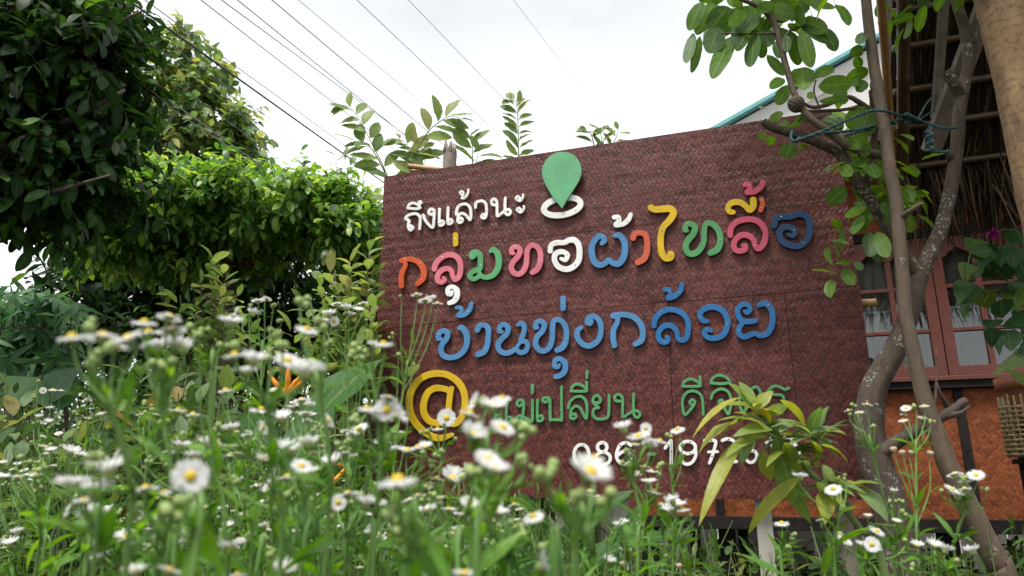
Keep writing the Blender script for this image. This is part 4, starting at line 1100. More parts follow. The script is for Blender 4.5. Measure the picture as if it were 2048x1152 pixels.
# rope
rope_m = bark_mat("teal_rope_fibre", (.004, .028, .032), (.015, .085, .09), None, 120, rough=.7, bs=.8)
b_ = MB()
def rope(rows, r=.0042):
    pts = [P(a, b, Y) for a, b, Y in rows]
    q, _ = catmull(pts, [1] * len(pts), 8)
    for ph in (0, 2.09, 4.19):
        pr = []
        for i, p in enumerate(q):
            t_ = (q[min(i + 1, len(q) - 1)] - q[max(i - 1, 0)]).normalized(); x_ = t_.orthogonal().normalized(); y_ = t_.cross(x_)
            a = ph + i * .9
            pr.append(p + (x_ * math.cos(a) + y_ * math.sin(a)) * r * .55)
        b_.tube(pr, r * .6, 6, sub=1)
rope([(1585, 262, 2.10), (1582, 275, 2.08), (1590, 283, 2.07), (1600, 274, 2.10)])
rope([(1590, 282, 2.07), (1640, 264, 2.06), (1700, 238, 2.05), (1741, 222, 2.05), (1765, 222, 2.04), (1795, 230, 2.08), (1822, 240, 2.15), (1850, 245, 2.18), (1885, 256, 2.15), (1912, 255, 2.12)])
rope([(1592, 284, 2.08), (1642, 267, 2.09), (1700, 262, 2.09), (1745, 253, 2.12), (1780, 244, 2.13), (1815, 236, 2.15)])
rope([(1690, 272, 2.10), (1740, 258, 2.13), (1790, 247, 2.14)])
for j in range(5):
    rope([(1806 + 6 * j, 232 + 2 * j, 2.12), (1815 + 6 * j, 228 + 3 * j, 2.08), (1826 + 5 * j, 242 + j, 2.10), (1812 + 5 * j, 246, 2.16)])
rope([(1836, 238, 2.15), (1855, 205, 2.4), (1876, 183, 2.7)], .003); rope([(1836, 242, 2.15), (1856, 228, 2.4), (1872, 218, 2.68)], .003)
rope([(1862, 250, 2.15), (1852, 268, 2.12), (1862, 272, 2.1), (1852, 282, 2.1), (1864, 288, 2.1), (1856, 300, 2.12), (1874, 304, 2.12), (1898, 303, 2.1)])
for j in range(3): rope([(1850 + j, 264 + 14 * j, 2.09), (1866, 268 + 14 * j, 2.07), (1852, 274 + 14 * j, 2.08)])
tag(b_.build("rope", rope_m), "dark teal rope knotted round the branches beside the shelter", "rope")

# ================================================================== pot plant and basket at the right edge
stand_o = P(2110, 900, 3.0)
stand = thing("plant_stand", "dark wooden plant stand mostly beyond the right edge, holding a clay pot", "stand", (stand_o.x, stand_o.y, 0))
zs_pot, zs_bas = P(2080, 852, 3.0).z, P(2080, 915, 2.95).z
b_ = MB(); b_.box((stand_o.x + .02, 3.0, zs_pot - .012), (.26, .26, .02)); b_.box((stand_o.x + .02, 2.96, zs_bas - .012), (.26, .30, .02)); child_of(b_.build("shelf", dark_beam), stand)
for dx in (-.09, .13):
    for dy in (-.10, .10):
        b_ = MB(); b_.box((stand_o.x + dx + .02, 3.0 + dy, (zs_pot - .024) / 2), (.025, .025, zs_pot - .024)); child_of(b_.build("leg", dark_beam), stand)
pot_m = plain_mat("terracotta", (.40, .15, .085), .75, .2, 16, .2)
pc = P(2092, 852, 3.0)
pot = thing("potted_plant", "clay pot with a heart-leaved purple-flowered climber in front of the window", "potted plant", (pc.x, pc.y, pc.z))
b_ = MB(); b_.lathe(pc, [(.0, .0), (.085, .0), (.118, .15), (.118, .152), (.152, .154), (.156, .20), (.14, .202), (.128, .16), (.0, .155)], 32); child_of(b_.build("pot", pot_m), pot)
heart = leaf_mat("heart_leaf", [(0, (.02, .065, .025)), (.6, (.045, .11, .03)), (1, (.10, .16, .03))], .4, .3, veins=.15)
lv = Leaves('cordate'); b2 = MB()
st_pts = [P(2100, 780, 3.0), P(2075, 650, 2.95), P(2030, 540, 2.85), P(1985, 490, 2.8), P(1945, 500, 2.78), P(1930, 560, 2.78)]
b2.tube(st_pts, [.006, .006, .005, .004, .003, .002], 6)
b2.tube([P(2085, 700, 2.97), P(2040, 600, 2.85), P(1990, 580, 2.8), P(1965, 610, 2.8)], [.005, .004, .003, .002], 6)
b2.tube([P(2060, 600, 2.92), P(2055, 500, 2.85), P(2020, 460, 2.82), P(1990, 465, 2.8)], [.005, .004, .003, .002], 6)
b2.tube([P(2090, 720, 2.97), P(2030, 660, 2.85), P(1990, 650, 2.8)], [.004, .003, .002], 6)
child_of(b2.build("stem", plain_mat("green_stem", (.07, .11, .03), .6)), pot)
for (x0, y0, x1, y1, w_, rn) in [(1960, 492, 1985, 522, 36, .3), (1990, 500, 1940, 505, 30, .6), (2010, 490, 2000, 528, 34, .2), (2025, 495, 2028, 535, 30, .35), (1960, 522, 1950, 552, 40, .2), (1945, 530, 1930, 560, 34, .9), (1990, 535, 2012, 565, 44, .1), (1975, 525, 1985, 552, 40, .3),
    (1940, 565, 1925, 605, 40, .4), (1928, 560, 1920, 600, 26, .3), (1962, 580, 1975, 618, 36, .95), (2025, 575, 2035, 620, 30, .95), (2000, 600, 2010, 640, 34, .1), (1930, 605, 1928, 636, 14, .6), (1990, 640, 1975, 655, 30, .1), (2015, 640, 2045, 650, 26, .2), (1985, 655, 1982, 695, 20, .1), (1995, 660, 1998, 703, 16, .4),
    (2015, 660, 2022, 700, 36, .5), (2040, 520, 2050, 560, 36, .1), (2045, 560, 2040, 600, 30, .2), (2030, 455, 2048, 490, 40, .3), (2040, 690, 2060, 710, 30, .3), (2010, 555, 2030, 590, 36, .15), (2055, 620, 2040, 655, 36, .2), (1950, 478, 1938, 500, 26, .7)]:
    place(lv, x0, y0, x1, y1, w_ * 1.1, 2.8, rn)
child_of(lv.build("foliage", heart), pot)
lv = Leaves('lance')
for (x0, y0, x1, y1, w_) in [(2090, 690, 2000, 738, 24), (2075, 720, 2038, 700, 22), (2065, 770, 2025, 745, 16)]: place(lv, x0, y0, x1, y1, w_, 2.85, .9, .3)
child_of(lv.build("foliage", leaf_mat("pale_edged_leaf", [(0, (.10, .17, .05)), (1, (.16, .22, .07))], .35, .3, veins=.2)), pot)
petal_p = leaf_mat("purple_bract", [(0, (.22, .015, .14)), (1, (.36, .03, .22))], .6, .4, veins=.05)
lv = Leaves('round')
for (cx, cy) in ((1988, 470), (2043, 455), (1981, 464)):
    lv = Leaves('round')
    for i in range(7): lv.add(P(cx, cy, 2.78), rv() + Vector((0, -.4, 0)), rv(), .022, .02, None, .5, .3)
    child_of(lv.build("flower", petal_p), pot)
bk = P(2072, 905, 2.95)
basket = thing("bamboo_basket", "small split bamboo basket at the right edge beneath the clay pot", "basket", (bk.x, bk.y, zs_bas))
bm_ = plain_mat("split_bamboo", (.34, .25, .13), .6, .3, 30)
b_ = MB(); bR, bH = .095, P(2072, 812, 2.95).z - zs_bas
for i in range(11):
    z_ = zs_bas + .012 + bH * i / 11.0
    b_.tube([(bk.x + (bR + .006 * math.sin(12 * a + i * 3.14)) * math.cos(a), bk.y + (bR + .006 * math.sin(12 * a + i * 3.14)) * math.sin(a), z_) for a in [2 * math.pi * k / 48 for k in range(49)]], .0055, 6, sub=1)
child_of(b_.build("weave", bm_), basket)
b_ = MB()
for k in range(24):
    a = 2 * math.pi * k / 24
    b_.tube([(bk.x + bR * math.cos(a), bk.y + bR * math.sin(a), zs_bas + .002), (bk.x + bR * math.cos(a), bk.y + bR * math.sin(a), zs_bas + bH + .03 + .02 * random.random())], .004, 5, sub=1)
child_of(b_.build("stakes", bm_), basket)

# ================================================================== power lines
cable_m = plain_mat("black_cable", (.012, .012, .012), .5, .2)
wire_m = plain_mat("grey_wire", (.09, .115, .115), .5, .2)
lines = [((280, 17), (724, 334), .0088, 1), ((290, 0), (768, 348), .0036, 0), ((402, 0), (768, 284), .0038, 0), ((443, 0), (812, 271), .0038, 0), ((475, 0), (861, 312), .0038, 0), ((544, 0), (929, 325), .0038, 0),
         ((597, 0), (861, 220), .0022, 0), ((714, 0), (1017, 288), .0026, 0), ((817, 0), (1060, 253), .0022, 0), ((1027, 0), (1149, 159), .0016, 0), ((275, 41), (625, 300), .0026, 0), ((278, 67), (590, 315), .0024, 0), ((294, 169), (487, 306), .0055, 1), ((290, 182), (500, 322), .0040, 1), ((290, 120), (560, 320), .0024, 0)]
lab = ["thick black cable, boldest of the overhead lines", "thin wire running just above the thick black cable", "thin wire reaching the sky left of the leafy shoots, first above the cable pair", "thin wire passing behind the left leafy shoot over the sign",
       "thin wire passing between the two leafy shoots left of the weathered post", "thin wire ending behind the weathered post top", "very faint wire crossing the bright sky above the right leafy shoot", "thin wire meeting the board's top edge left of the upright shoot",
       "faint wire leading down to the upright leafy shoot above the map pin", "faintest wire, highest and farthest right in the white sky", "thin wire crossing the yellow-green tree just below the thick cable", "second thin wire below the thick cable, crossing the yellow-green tree",
       "dark bundled cable low across the yellow-green tree", "lowest dark cable, just under the bundled one", "thin wire between the bundled cable and the wires above it"]
for (a, c_, r, k), l_ in zip(lines, lab):
    A_, B_ = P(*a, 6.0), P(*c_, 11.0)
    d = B_ - A_
    far = B_ + d * 2.2
    near = A_ - d * .9
    b_ = MB(); pts = []
    for i in range(13):
        s_ = i / 12
        pts.append(near.lerp(far, s_) + Vector((0, 0, -.10 * 0)))
    b_.tube(pts, r * (1.35 if k else 1.4), 6, sub=1)
    tag(b_.build("power_line", cable_m if k else wire_m), l_, "power line", "overhead power lines")
# ================================================================== trees and shrubs
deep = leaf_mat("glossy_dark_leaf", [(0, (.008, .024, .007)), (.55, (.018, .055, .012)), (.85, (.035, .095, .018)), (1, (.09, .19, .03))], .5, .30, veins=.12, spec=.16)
bright = leaf_mat("bright_green_leaf", [(0, (.028, .078, .020)), (.4, (.085, .20, .040)), (.75, (.20, .35, .065)), (1, (.34, .46, .10))], .36, .42, veins=.12, spec=.45)
yel = leaf_mat("yellowing_tree_leaf", [(0, (.06, .12, .045)), (.5, (.13, .21, .07)), (.8, (.24, .32, .09)), (1, (.40, .37, .11))], .5, .4, veins=.1)
guava_m = leaf_mat("guava_leaf", [(0, (.08, .14, .04)), (.5, (.15, .23, .07)), (.85, (.22, .29, .09)), (1, (.26, .26, .10))], .5, .42, veins=.22)
cass_m = leaf_mat("blue_green_leaf", [(0, (.03, .085, .038)), (.6, (.06, .15, .062)), (1, (.10, .21, .075))], .5, .35, veins=.1)
bark_t = bark_mat("grey_tree_bark", (.05, .04, .03), (.14, .11, .085), None, 20, bs=.8)
twig_m = plain_mat("brown_twig", (.07, .045, .028), .8, .3, 40)
stem_m = plain_mat("green_shoot", (.10, .15, .04), .6, .2, 40)

def tree(name, label, cat, foot, trunk_rows, limbs, blobs, lm, shape, ll, lw, tl, npt, crown_name="crown", bark=None, trad=.003, group=None, **kw):
    """a tree or shrub thing: trunk, limbs, twigs and crown; rows are (px, py, Y, radius in m)"""
    o = thing(name, label, cat, foot, 0, group)
    b_ = MB()
    pts = [Vector(foot) + Vector((0, 0, -.05))] + [P(a, b, Y) for a, b, Y, r in trunk_rows]
    b_.tube(pts, [trunk_rows[0][3] * 1.15] + [r for a, b, Y, r in trunk_rows], 10, 0, True, 4, .05)
    child_of(b_.build("trunk", bark or bark_t), o)
    for lb in limbs:
        b_ = MB(); b_.tube([P(a, b, Y) for a, b, Y, r in lb], [r for a, b, Y, r in lb], 7, 0, True, 4, .05)
        child_of(b_.build("limb", bark or bark_t), o)
    lv = Leaves(shape); tb = MB()
    crown(lv, tb, blobs, ll, lw, tl, npt, trad=trad, **kw)
    child_of(lv.build(crown_name, lm), o)
    tag(child_of(tb.build("twigs", twig_m), o), kind="stuff")
    return o
weed_m = leaf_mat("weed_leaf", [(0, (.035, .08, .025)), (.5, (.085, .15, .05)), (.85, (.14, .21, .065)), (.96, (.20, .23, .07)), (1, (.24, .14, .05))], .5, .35, veins=.15)
skew = lambda k: (lambda: random.random() ** k)

# near tree filling the upper left corner
f = P(-260, 1100, 2.9)
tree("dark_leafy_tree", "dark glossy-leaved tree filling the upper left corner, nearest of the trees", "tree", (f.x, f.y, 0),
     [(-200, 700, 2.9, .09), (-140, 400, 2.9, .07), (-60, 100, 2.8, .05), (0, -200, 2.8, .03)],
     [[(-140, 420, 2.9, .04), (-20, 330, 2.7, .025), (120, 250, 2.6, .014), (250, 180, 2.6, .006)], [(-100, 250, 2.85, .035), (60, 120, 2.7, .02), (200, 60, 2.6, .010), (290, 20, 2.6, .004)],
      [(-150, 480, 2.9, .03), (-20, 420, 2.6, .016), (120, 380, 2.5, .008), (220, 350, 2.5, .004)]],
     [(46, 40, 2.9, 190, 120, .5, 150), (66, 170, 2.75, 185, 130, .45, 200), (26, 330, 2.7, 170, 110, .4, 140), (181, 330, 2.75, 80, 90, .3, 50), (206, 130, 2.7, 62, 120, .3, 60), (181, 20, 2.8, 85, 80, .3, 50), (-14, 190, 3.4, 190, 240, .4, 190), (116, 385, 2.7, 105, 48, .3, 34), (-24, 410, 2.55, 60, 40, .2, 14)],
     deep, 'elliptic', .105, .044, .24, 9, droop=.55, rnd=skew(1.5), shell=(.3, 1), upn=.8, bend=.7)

# broad bright-topped tree mass left of the sign
f = P(430, 1100, 6.2)
tree("broad_green_tree", "broad low tree with bright lime leaf tips, left of the sign", "tree", (f.x, f.y, 0),
     [(430, 900, 6.2, .10), (450, 650, 6.2, .09), (460, 500, 6.1, .07), (470, 380, 6.0, .04)],
     [[(450, 640, 6.2, .06), (340, 480, 6.0, .04), (260, 400, 5.8, .02)], [(455, 560, 6.2, .06), (600, 450, 6.0, .04), (700, 390, 5.8, .02)]],
     [(290, 452, 5.7, 105, 53, .6, 170), (400, 417, 5.7, 120, 63, .7, 210), (520, 422, 5.7, 120, 63, .7, 210), (640, 437, 5.7, 110, 63, .6, 190), (725, 482, 5.7, 70, 68, .5, 120), (210, 482, 5.6, 70, 48, .5, 80),
      (690, 500, 5.6, 60, 50, .4, 40), (300, 500, 5.7, 110, 40, .4, 24), (430, 510, 5.9, 190, 50, .4, 70), (690, 412, 5.8, 70, 36, .4, 50), (600, 387, 5.8, 55, 28, .4, 50), (480, 382, 5.8, 75, 35, .5, 70), (390, 374, 5.8, 55, 28, .4, 40), (260, 417, 5.7, 50, 28, .4, 36), (330, 397, 5.75, 50, 28, .4, 36)],
     bright, 'elliptic', .120, .052, .28, 9, droop=.45, rnd=skew(1.0), shell=(.55, 1), upn=1.0, bend=.6, up=.3)
f = P(380, 1100, 7.6)
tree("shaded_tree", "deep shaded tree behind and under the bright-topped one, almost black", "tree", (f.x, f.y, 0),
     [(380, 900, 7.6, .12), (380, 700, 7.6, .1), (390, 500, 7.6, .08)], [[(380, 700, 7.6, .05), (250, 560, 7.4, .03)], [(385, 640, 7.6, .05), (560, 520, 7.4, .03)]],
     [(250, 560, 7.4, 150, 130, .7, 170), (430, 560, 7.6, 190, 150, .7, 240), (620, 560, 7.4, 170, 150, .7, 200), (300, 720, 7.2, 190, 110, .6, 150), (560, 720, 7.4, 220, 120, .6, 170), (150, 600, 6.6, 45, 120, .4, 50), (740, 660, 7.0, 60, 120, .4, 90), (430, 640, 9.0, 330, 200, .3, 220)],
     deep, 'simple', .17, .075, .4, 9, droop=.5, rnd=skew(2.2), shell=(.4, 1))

# tall far tree behind the wires
f = P(380, 1000, 15)
tree("tall_yellowing_tree", "tall distant tree with yellowing leaves behind the overhead wires", "tree", (f.x, f.y, 0),
     [(380, 800, 15, .2), (390, 500, 15, .16), (385, 250, 15, .1), (375, 60, 15, .04)],
     [[(390, 420, 15, .08), (470, 280, 15, .05), (510, 250, 15, .03)], [(388, 330, 15, .07), (320, 200, 15, .04)], [(385, 250, 15, .06), (440, 140, 15, .03)]],
     [(375, 70, 15, 24, 38, .6, 15), (360, 135, 15, 55, 50, .9, 42), (425, 150, 15, 34, 55, .7, 24), (335, 205, 15, 60, 60, 1, 55), (420, 225, 15, 60, 55, 1, 60), (478, 265, 15, 45, 50, .9, 42), (400, 300, 15, 110, 60, 1.2, 110), (310, 300, 15, 70, 60, 1, 60), (490, 305, 15, 34, 40, .7, 28)],
     yel, 'simple', .30, .17, .55, 9, droop=.7, rnd=skew(1.1), shell=(.4, 1), upn=.8, trad=.012)

# soft distant trees at the left edge
for (px, py, Y, rx, ry, n, lab) in [(-60, 660, 16, 110, 90, 90, "pale distant tree at the left edge beyond the blue-green shrub"), (235, 330, 11, 55, 60, 90, "mid-distance tree top between the dark corner tree and the tall yellowing tree")]:
    f = P(px, 1000, Y)
    tree("distant_tree", lab, "tree", (f.x, f.y, 0), [(px, 800, Y, .15), (px, py, Y, .08)], [], [(px, py, Y, rx, ry, 1.4, n)], yel if px > 0 else cass_m, 'simple', .3, .15, .6, 9, droop=.5, rnd=skew(1.3), shell=(.2, 1), trad=.01)

for (px, w_, lab) in ((-120, 190, "blurred green hedge shrub at the far left behind the palmate shrub"), (190, 190, "blurred green hedge shrub behind the taro leaves"), (470, 190, "blurred green hedge shrub under the shaded tree's centre"), (740, 170, "blurred green hedge shrub glimpsed along the sign's left edge"), (1010, 190, "dark hedge shrub behind the sign, seen only below its bottom edge")):
    f = P(px, 1000, 10.5)
    tree("hedge_shrub", lab, "shrub", (f.x, f.y, 0), [(px, 950, 10.5, .05), (px, 900, 10.5, .03)], [], [(px, 870, 10.5, w_, 105, .8, 200), (px, 985, 10.5, w_, 70, .8, 130)], weed_m, 'simple', .17, .08, .4, 9, droop=.3, rnd=skew(1.4), shell=(.1, 1), trad=.006, group="hedge shrubs at the back of the garden")
# palmate blue-green shrub (left edge)
f = P(60, 1100, 4.6)
o = thing("palmate_shrub", "blue-green shrub with finger-like drooping leaflets at the left edge", "shrub", (f.x, f.y, 0))
lv = Leaves('lance'); tb = MB()
for i in range(230):
    hx, hy, Y = random.gauss(55, 60), random.uniform(575, 790), random.uniform(4.1, 5.2)
    if hx > 165 or hx < -140: continue
    if hy < 585 + max(0, (40 - hx)) * .25: hy += 40
    c_ = P(hx, hy, Y)
    ax = (rv(.4) + Vector((0, -.4, .5))).normalized()
    s_ = ax.orthogonal().normalized()
    for j in range(7):
        a = j * 6.28 / 7 + random.uniform(-.2, .2)
        d = Matrix.Rotation(a, 3, ax) @ s_ * 1.0 + Vector((0, 0, -.45))
        lv.add(c_, d, ax + rv(.1), random.uniform(.11, .17), .034, random.random() ** 1.3, .5, .2)
    tb.tube([c_, c_ + Vector((random.uniform(-.05, .05), .1, -.25))], [.003, .004], 4, sub=1, cap=False)
for px in (-40, 30, 90, 130):
    tb.tube([P(px + 20, 1100, 4.7), P(px + 5, 900, 4.7), P(px, 650, 4.7)], [.02, .016, .006], 6)
child_of(lv.build("leaves", cass_m), o); child_of(tb.build("stems", twig_m), o)

# guava shoots rising behind the board, and two guava shrubs left of it
def shoot(lv, tb, rows, n, ll, lw, spread=.85, rnd=None, alt=True, Y=None):
    """a curved shoot through photo points with leaf pairs"""
    pts = [P(a, b, Y_) for a, b, Y_ in rows]
    q, _ = catmull(pts, [1] * len(pts), 8)
    tb.tube(pts, [.0045 * (1 - .75 * i / (len(pts) - 1)) for i in range(len(pts))], 6)
    side = Vector((1, .15, .1))
    for i in range(n):
        t = (i + .8) / (n + .2) * (len(q) - 1)
        j = min(int(t), len(q) - 2)
        c_ = q[j].lerp(q[j + 1], t - j); ax = (q[j + 1] - q[j]).normalized()
        s_ = (side - ax * side.dot(ax)).normalized()
        k = 1 - .55 * max(0, (i / n - .6)) / .4
        for sg in ((1, -1) if not alt else ((1,) if i % 2 else (-1,))):
            d = ax * (1 - .3 * spread) + s_ * sg * spread + rv(.16)
            lv.add(c_ + s_ * sg * .004, d, Vector((0, -.7, .55)) + rv(.3), ll * k * random.uniform(.85, 1.15), lw * k * random.uniform(.85, 1.1), rnd() if rnd else None, random.uniform(.1, .6), random.uniform(.15, .45))
f = P(880, 1050, 3.6)
o = thing("guava_shrub", "tall guava shrub behind the board, its pale leafy shoots showing above the top edge", "shrub", (f.x, f.y, 0))
lv = Leaves('elliptic'); tb = MB()
Yg = 3.4
tb.tube([Vector((f.x, f.y, -.05)), P(880, 800, 3.6), P(840, 500, 3.5), P(790, 370, Yg)], [.02, .018, .013, .007], 7)
for rows, n in [(([(800, 420, Yg), (770, 340, Yg), (745, 290, Yg), (722, 245, Yg), (700, 215, Yg), (685, 212, Yg)]), 17), (([(770, 345, Yg), (745, 300, Yg), (722, 285, Yg), (692, 290, Yg)]), 6), (([(810, 400, Yg), (825, 320, Yg), (855, 265, Yg), (885, 240, Yg), (905, 232, Yg), (925, 240, Yg)]), 16),
                (([(830, 400, Yg), (822, 330, Yg), (815, 290, Yg), (790, 275, Yg)]), 11), (([(840, 420, Yg), (850, 330, Yg), (845, 300, Yg)]), 6), (([(940, 380, Yg), (945, 320, Yg), (944, 290, Yg), (940, 270, Yg)]), 8), (([(960, 380, Yg), (952, 330, Yg), (960, 300, Yg)]), 5)]:
    shoot(lv, tb, rows, n, .135, .062, rnd=skew(.8))
    tb.tube([P(840, 520, 3.5), P(*rows[0])], [.008, .006], 6, sub=1)
child_of(lv.build("leaves", guava_m), o); child_of(tb.build("stems", stem_m), o)
f = P(1060, 1050, 3.5)
o = thing("guava_shrub", "upright guava shoot with paired pointed leaves above the board, left of the map pin", "shrub", (f.x, f.y, 0))
lv = Leaves('elliptic'); tb = MB()
tb.tube([Vector((f.x, f.y, -.05)), P(1050, 700, 3.5), P(1042, 400, 3.4), P(1038, 310, 3.35)], [.016, .013, .008, .005], 7)
shoot(lv, tb, [(1040, 350, 3.35), (1037, 300, 3.35), (1036, 250, 3.35), (1032, 205, 3.35), (1018, 198, 3.35)], 14, .10, .042, .8, skew(.9), alt=False)
child_of(lv.build("leaves", guava_m), o); child_of(tb.build("stems", stem_m), o)
f = P(1190, 1050, 3.4)
o = thing("guava_shrub", "low guava tips just clearing the board's top edge, right of the map pin", "shrub", (f.x, f.y, 0))
lv = Leaves('elliptic'); tb = MB()
tb.tube([Vector((f.x, f.y, -.05)), P(1190, 700, 3.4), P(1192, 400, 3.35), P(1195, 320, 3.3)], [.016, .013, .008, .005], 7)
for rows in ([(1195, 330, 3.3), (1188, 290, 3.3), (1180, 265, 3.3), (1165, 262, 3.3)], [(1200, 330, 3.3), (1204, 285, 3.3), (1198, 255, 3.3)], [(1205, 325, 3.3), (1228, 285, 3.3), (1238, 258, 3.3)]):
    shoot(lv, tb, rows, 7, .085, .036, .8, skew(.9))
child_of(lv.build("leaves", guava_m), o); child_of(tb.build("stems", stem_m), o)
for (nm, lab, px, Y, tops) in [("guava_shrub", "bushy guava shrub in front of the black shade left of the sign", 440, 3.6,
        [(430, 515, 12), (400, 560, 11), (455, 545, 12), (470, 590, 11), (395, 610, 11), (430, 590, 12), (480, 640, 10), (410, 650, 11), (450, 640, 12), (380, 660, 9), (500, 660, 9), (440, 560, 10), (465, 680, 10), (360, 590, 8)]),
       ("guava_shrub", "olive-leaved guava shrub tight against the sign's left edge", 720, 3.0,
        [(740, 490, 11), (700, 520, 12), (640, 560, 9), (690, 575, 11), (735, 545, 12), (655, 620, 10), (715, 610, 12), (600, 650, 9), (680, 650, 11), (740, 600, 10), (640, 690, 10), (700, 690, 10), (570, 680, 7), (725, 660, 10), (620, 600, 8), (745, 640, 10), (690, 720, 11), (730, 710, 11), (650, 660, 10), (610, 690, 10), (670, 540, 9), (745, 690, 9), (630, 640, 10)])]:
    f = P(px, 1100, Y)
    o = thing(nm, lab, "shrub", (f.x, f.y, 0))
    lv = Leaves('elliptic'); tb = MB()
    for (tx, ty, n) in tops:
        y_ = Y + random.uniform(-.25, .25)
        b0 = Vector((f.x + random.uniform(-.1, .1), f.y + random.uniform(-.1, .1), .05))
        tp_ = P(tx, ty, y_)
        mid = b0.lerp(tp_, .55) + Vector((0, 0, .1))
        tb.tube([b0, mid, tp_], [.008, .005, .003], 5, sub=4)
        dirn = (tp_ - mid).normalized()
        twig(lv, None, tp_ - dirn * .24, dirn, .24, n, .105, .046, .0, spread=.85, rnd=skew(.8 if px > 600 else 1.0), upn=.9)
        twig(lv, None, tp_ - dirn * .40, (dirn + rv(.5)).normalized(), .2, 7, .10, .044, .2, spread=.85, rnd=skew(.9))
    child_of(lv.build("leaves", guava_m), o); child_of(tb.build("stems", twig_m), o)

# big soft leaf plant (left), heliconia with orange bracts, broad blades under the sign
big_m = leaf_mat("broad_green_blade", [(0, (.025, .08, .02)), (.6, (.05, .13, .03)), (1, (.09, .18, .035))], .5, .35, veins=.22, spec=.18)
f = P(90, 1100, 3.4)
o = thing("taro_plant", "big-leaved taro-like plant with broad greyish-green leaves at left", "plant", (f.x, f.y, 0))
lv = Leaves('cordate'); tb = MB()
for (x0, y0, x1, y1, w_, rn) in [(95, 800, 135, 735, 110, .4), (70, 800, 20, 745, 70, .9), (150, 800, 60, 770, 70, .7), (10, 760, -50, 800, 100, .3), (30, 840, -20, 880, 90, .5)]:
    a, c_ = P(x0, y0, 3.4), P(x1, y1, 3.4)
    lv.add(a, c_ - a, Vector((-.1, -.8, .7)) + rv(.15), (c_ - a).length * 1.2, w_ * pxm(3.4), rn, .5, .12)
    tb.tube([(f.x, f.y, 0), (a + Vector((f.x, f.y, 0))) / 2 + Vector((0, 0, .15)), a], [.012, .009, .006], 6)
child_of(lv.build("leaves", cass_m), o); child_of(tb.build("stems", stem_m), o)
orange_m = plain_mat("orange_bract", (.75, .26, .015), .45, .2, 60)
f = P(590, 1150, 2.1)
o = thing("heliconia", "heliconia with an orange forked flower and broad leaf left of the sign", "plant", (f.x, f.y, 0))
lv = Leaves('banana'); tb = MB(); fb = MB()
for (x0, y0, x1, y1, w_, rn, Y, bend) in [(585, 900, 720, 700, 105, .5, 2.15, .5), (570, 960, 640, 800, 90, .3, 2.0, .5), (640, 1000, 700, 860, 70, .4, 2.1, .6), (560, 920, 470, 800, 60, .2, 2.3, .7)]:
    a, c_ = P(x0, y0, Y), P(x1, y1, Y + .1)
    lv.add(a, c_ - a, Vector((-.3, -.8, .6)), (c_ - a).length * 1.15, w_ * pxm(Y), rn, bend, .25)
    tb.tube([(f.x, f.y, 0), a.lerp(Vector((f.x, f.y, 0)), .4), a], [.012, .010, .006], 7)
tb.tube([(f.x, f.y, 0), P(575, 900, 2.1), P(572, 783, 2.1)], [.008, .007, .005], 7)
for (x1, y1, xm, ym) in [(535, 742, 552, 768), (577, 715, 576, 755), (606, 748, 592, 764), (628, 735, 600, 768)]:
    fb.tube([P(572, 788, 2.1), P(xm, ym, 2.09), P(x1, y1, 2.08)], [.006, .0085, .001], 8, sub=5)
child_of(lv.build("leaves", big_m), o); child_of(tb.build("stems", stem_m), o); child_of(fb.build("flower", orange_m), o)
f2 = thing('heliconia', 'half-hidden orange heliconia flower low among the daisies', 'plant', (f.x + .1, f.y, 0))
fb = MB()
for (x0, y0, x1, y1) in [(664, 955, 655, 940), (668, 960, 682, 948), (676, 932, 688, 925), (672, 958, 690, 935)]:
    fb.tube([P(x0, y0, 2.0), P((x0 + x1) / 2 + 2, (y0 + y1) / 2, 2.0), P(x1, y1, 2.0)], [.006, .007, .001], 7, sub=4)
fb.tube([P(668, 960, 2.0), P(660, 1060, 2.05), (f.x + .1, f.y, 0)], [.004, .005, .006], 6)
child_of(fb.build("flower", orange_m), f2)
for (lab, rows, gx_) in [("broad arching green blade curving down to the bottom edge below the sign", [(900, 1075, 1045, 1190, 95, 1.5, .9), (945, 1070, 1060, 1250, 90, 1.55, 1.1), (890, 1100, 930, 1230, 80, 1.45, .6)], 900),
                         ("dark broad-bladed plant in the shade under the sign's lower edge", [(1090, 1130, 1230, 1005, 50, 2.4, .5), (1140, 1160, 1330, 1080, 55, 2.5, .8), (1100, 1140, 1080, 1010, 55, 2.45, .6), (1180, 1180, 1160, 1040, 60, 2.4, .5), (1060, 1120, 960, 1010, 50, 2.5, .7), (1200, 1170, 1290, 1030, 45, 2.6, .6)], 1150)]:
    Y0 = rows[0][5]
    f = P(gx_, 1300, Y0); o = thing("broad_leaved_plant", lab, "plant", (f.x, f.y, 0))
    lv = Leaves('banana'); tb = MB()
    for (x0, y0, x1, y1, w_, Y, bend) in rows:
        a, c_ = P(x0, y0, Y), P(x1, y1, Y - .08)
        d = (c_ - a) + Vector((0, 0, .5 * (c_ - a).length * bend))
        lv.add(a, d, Vector((.25, -.55, .9)), (c_ - a).length * 1.25, w_ * pxm(Y), random.uniform(.2, .5), bend * 1.2, .3)
        tb.tube([(f.x, f.y, 0), a], [.012, .006], 7, sub=1)
    child_of(lv.build("leaves", big_m), o); child_of(tb.build("stems", stem_m), o)

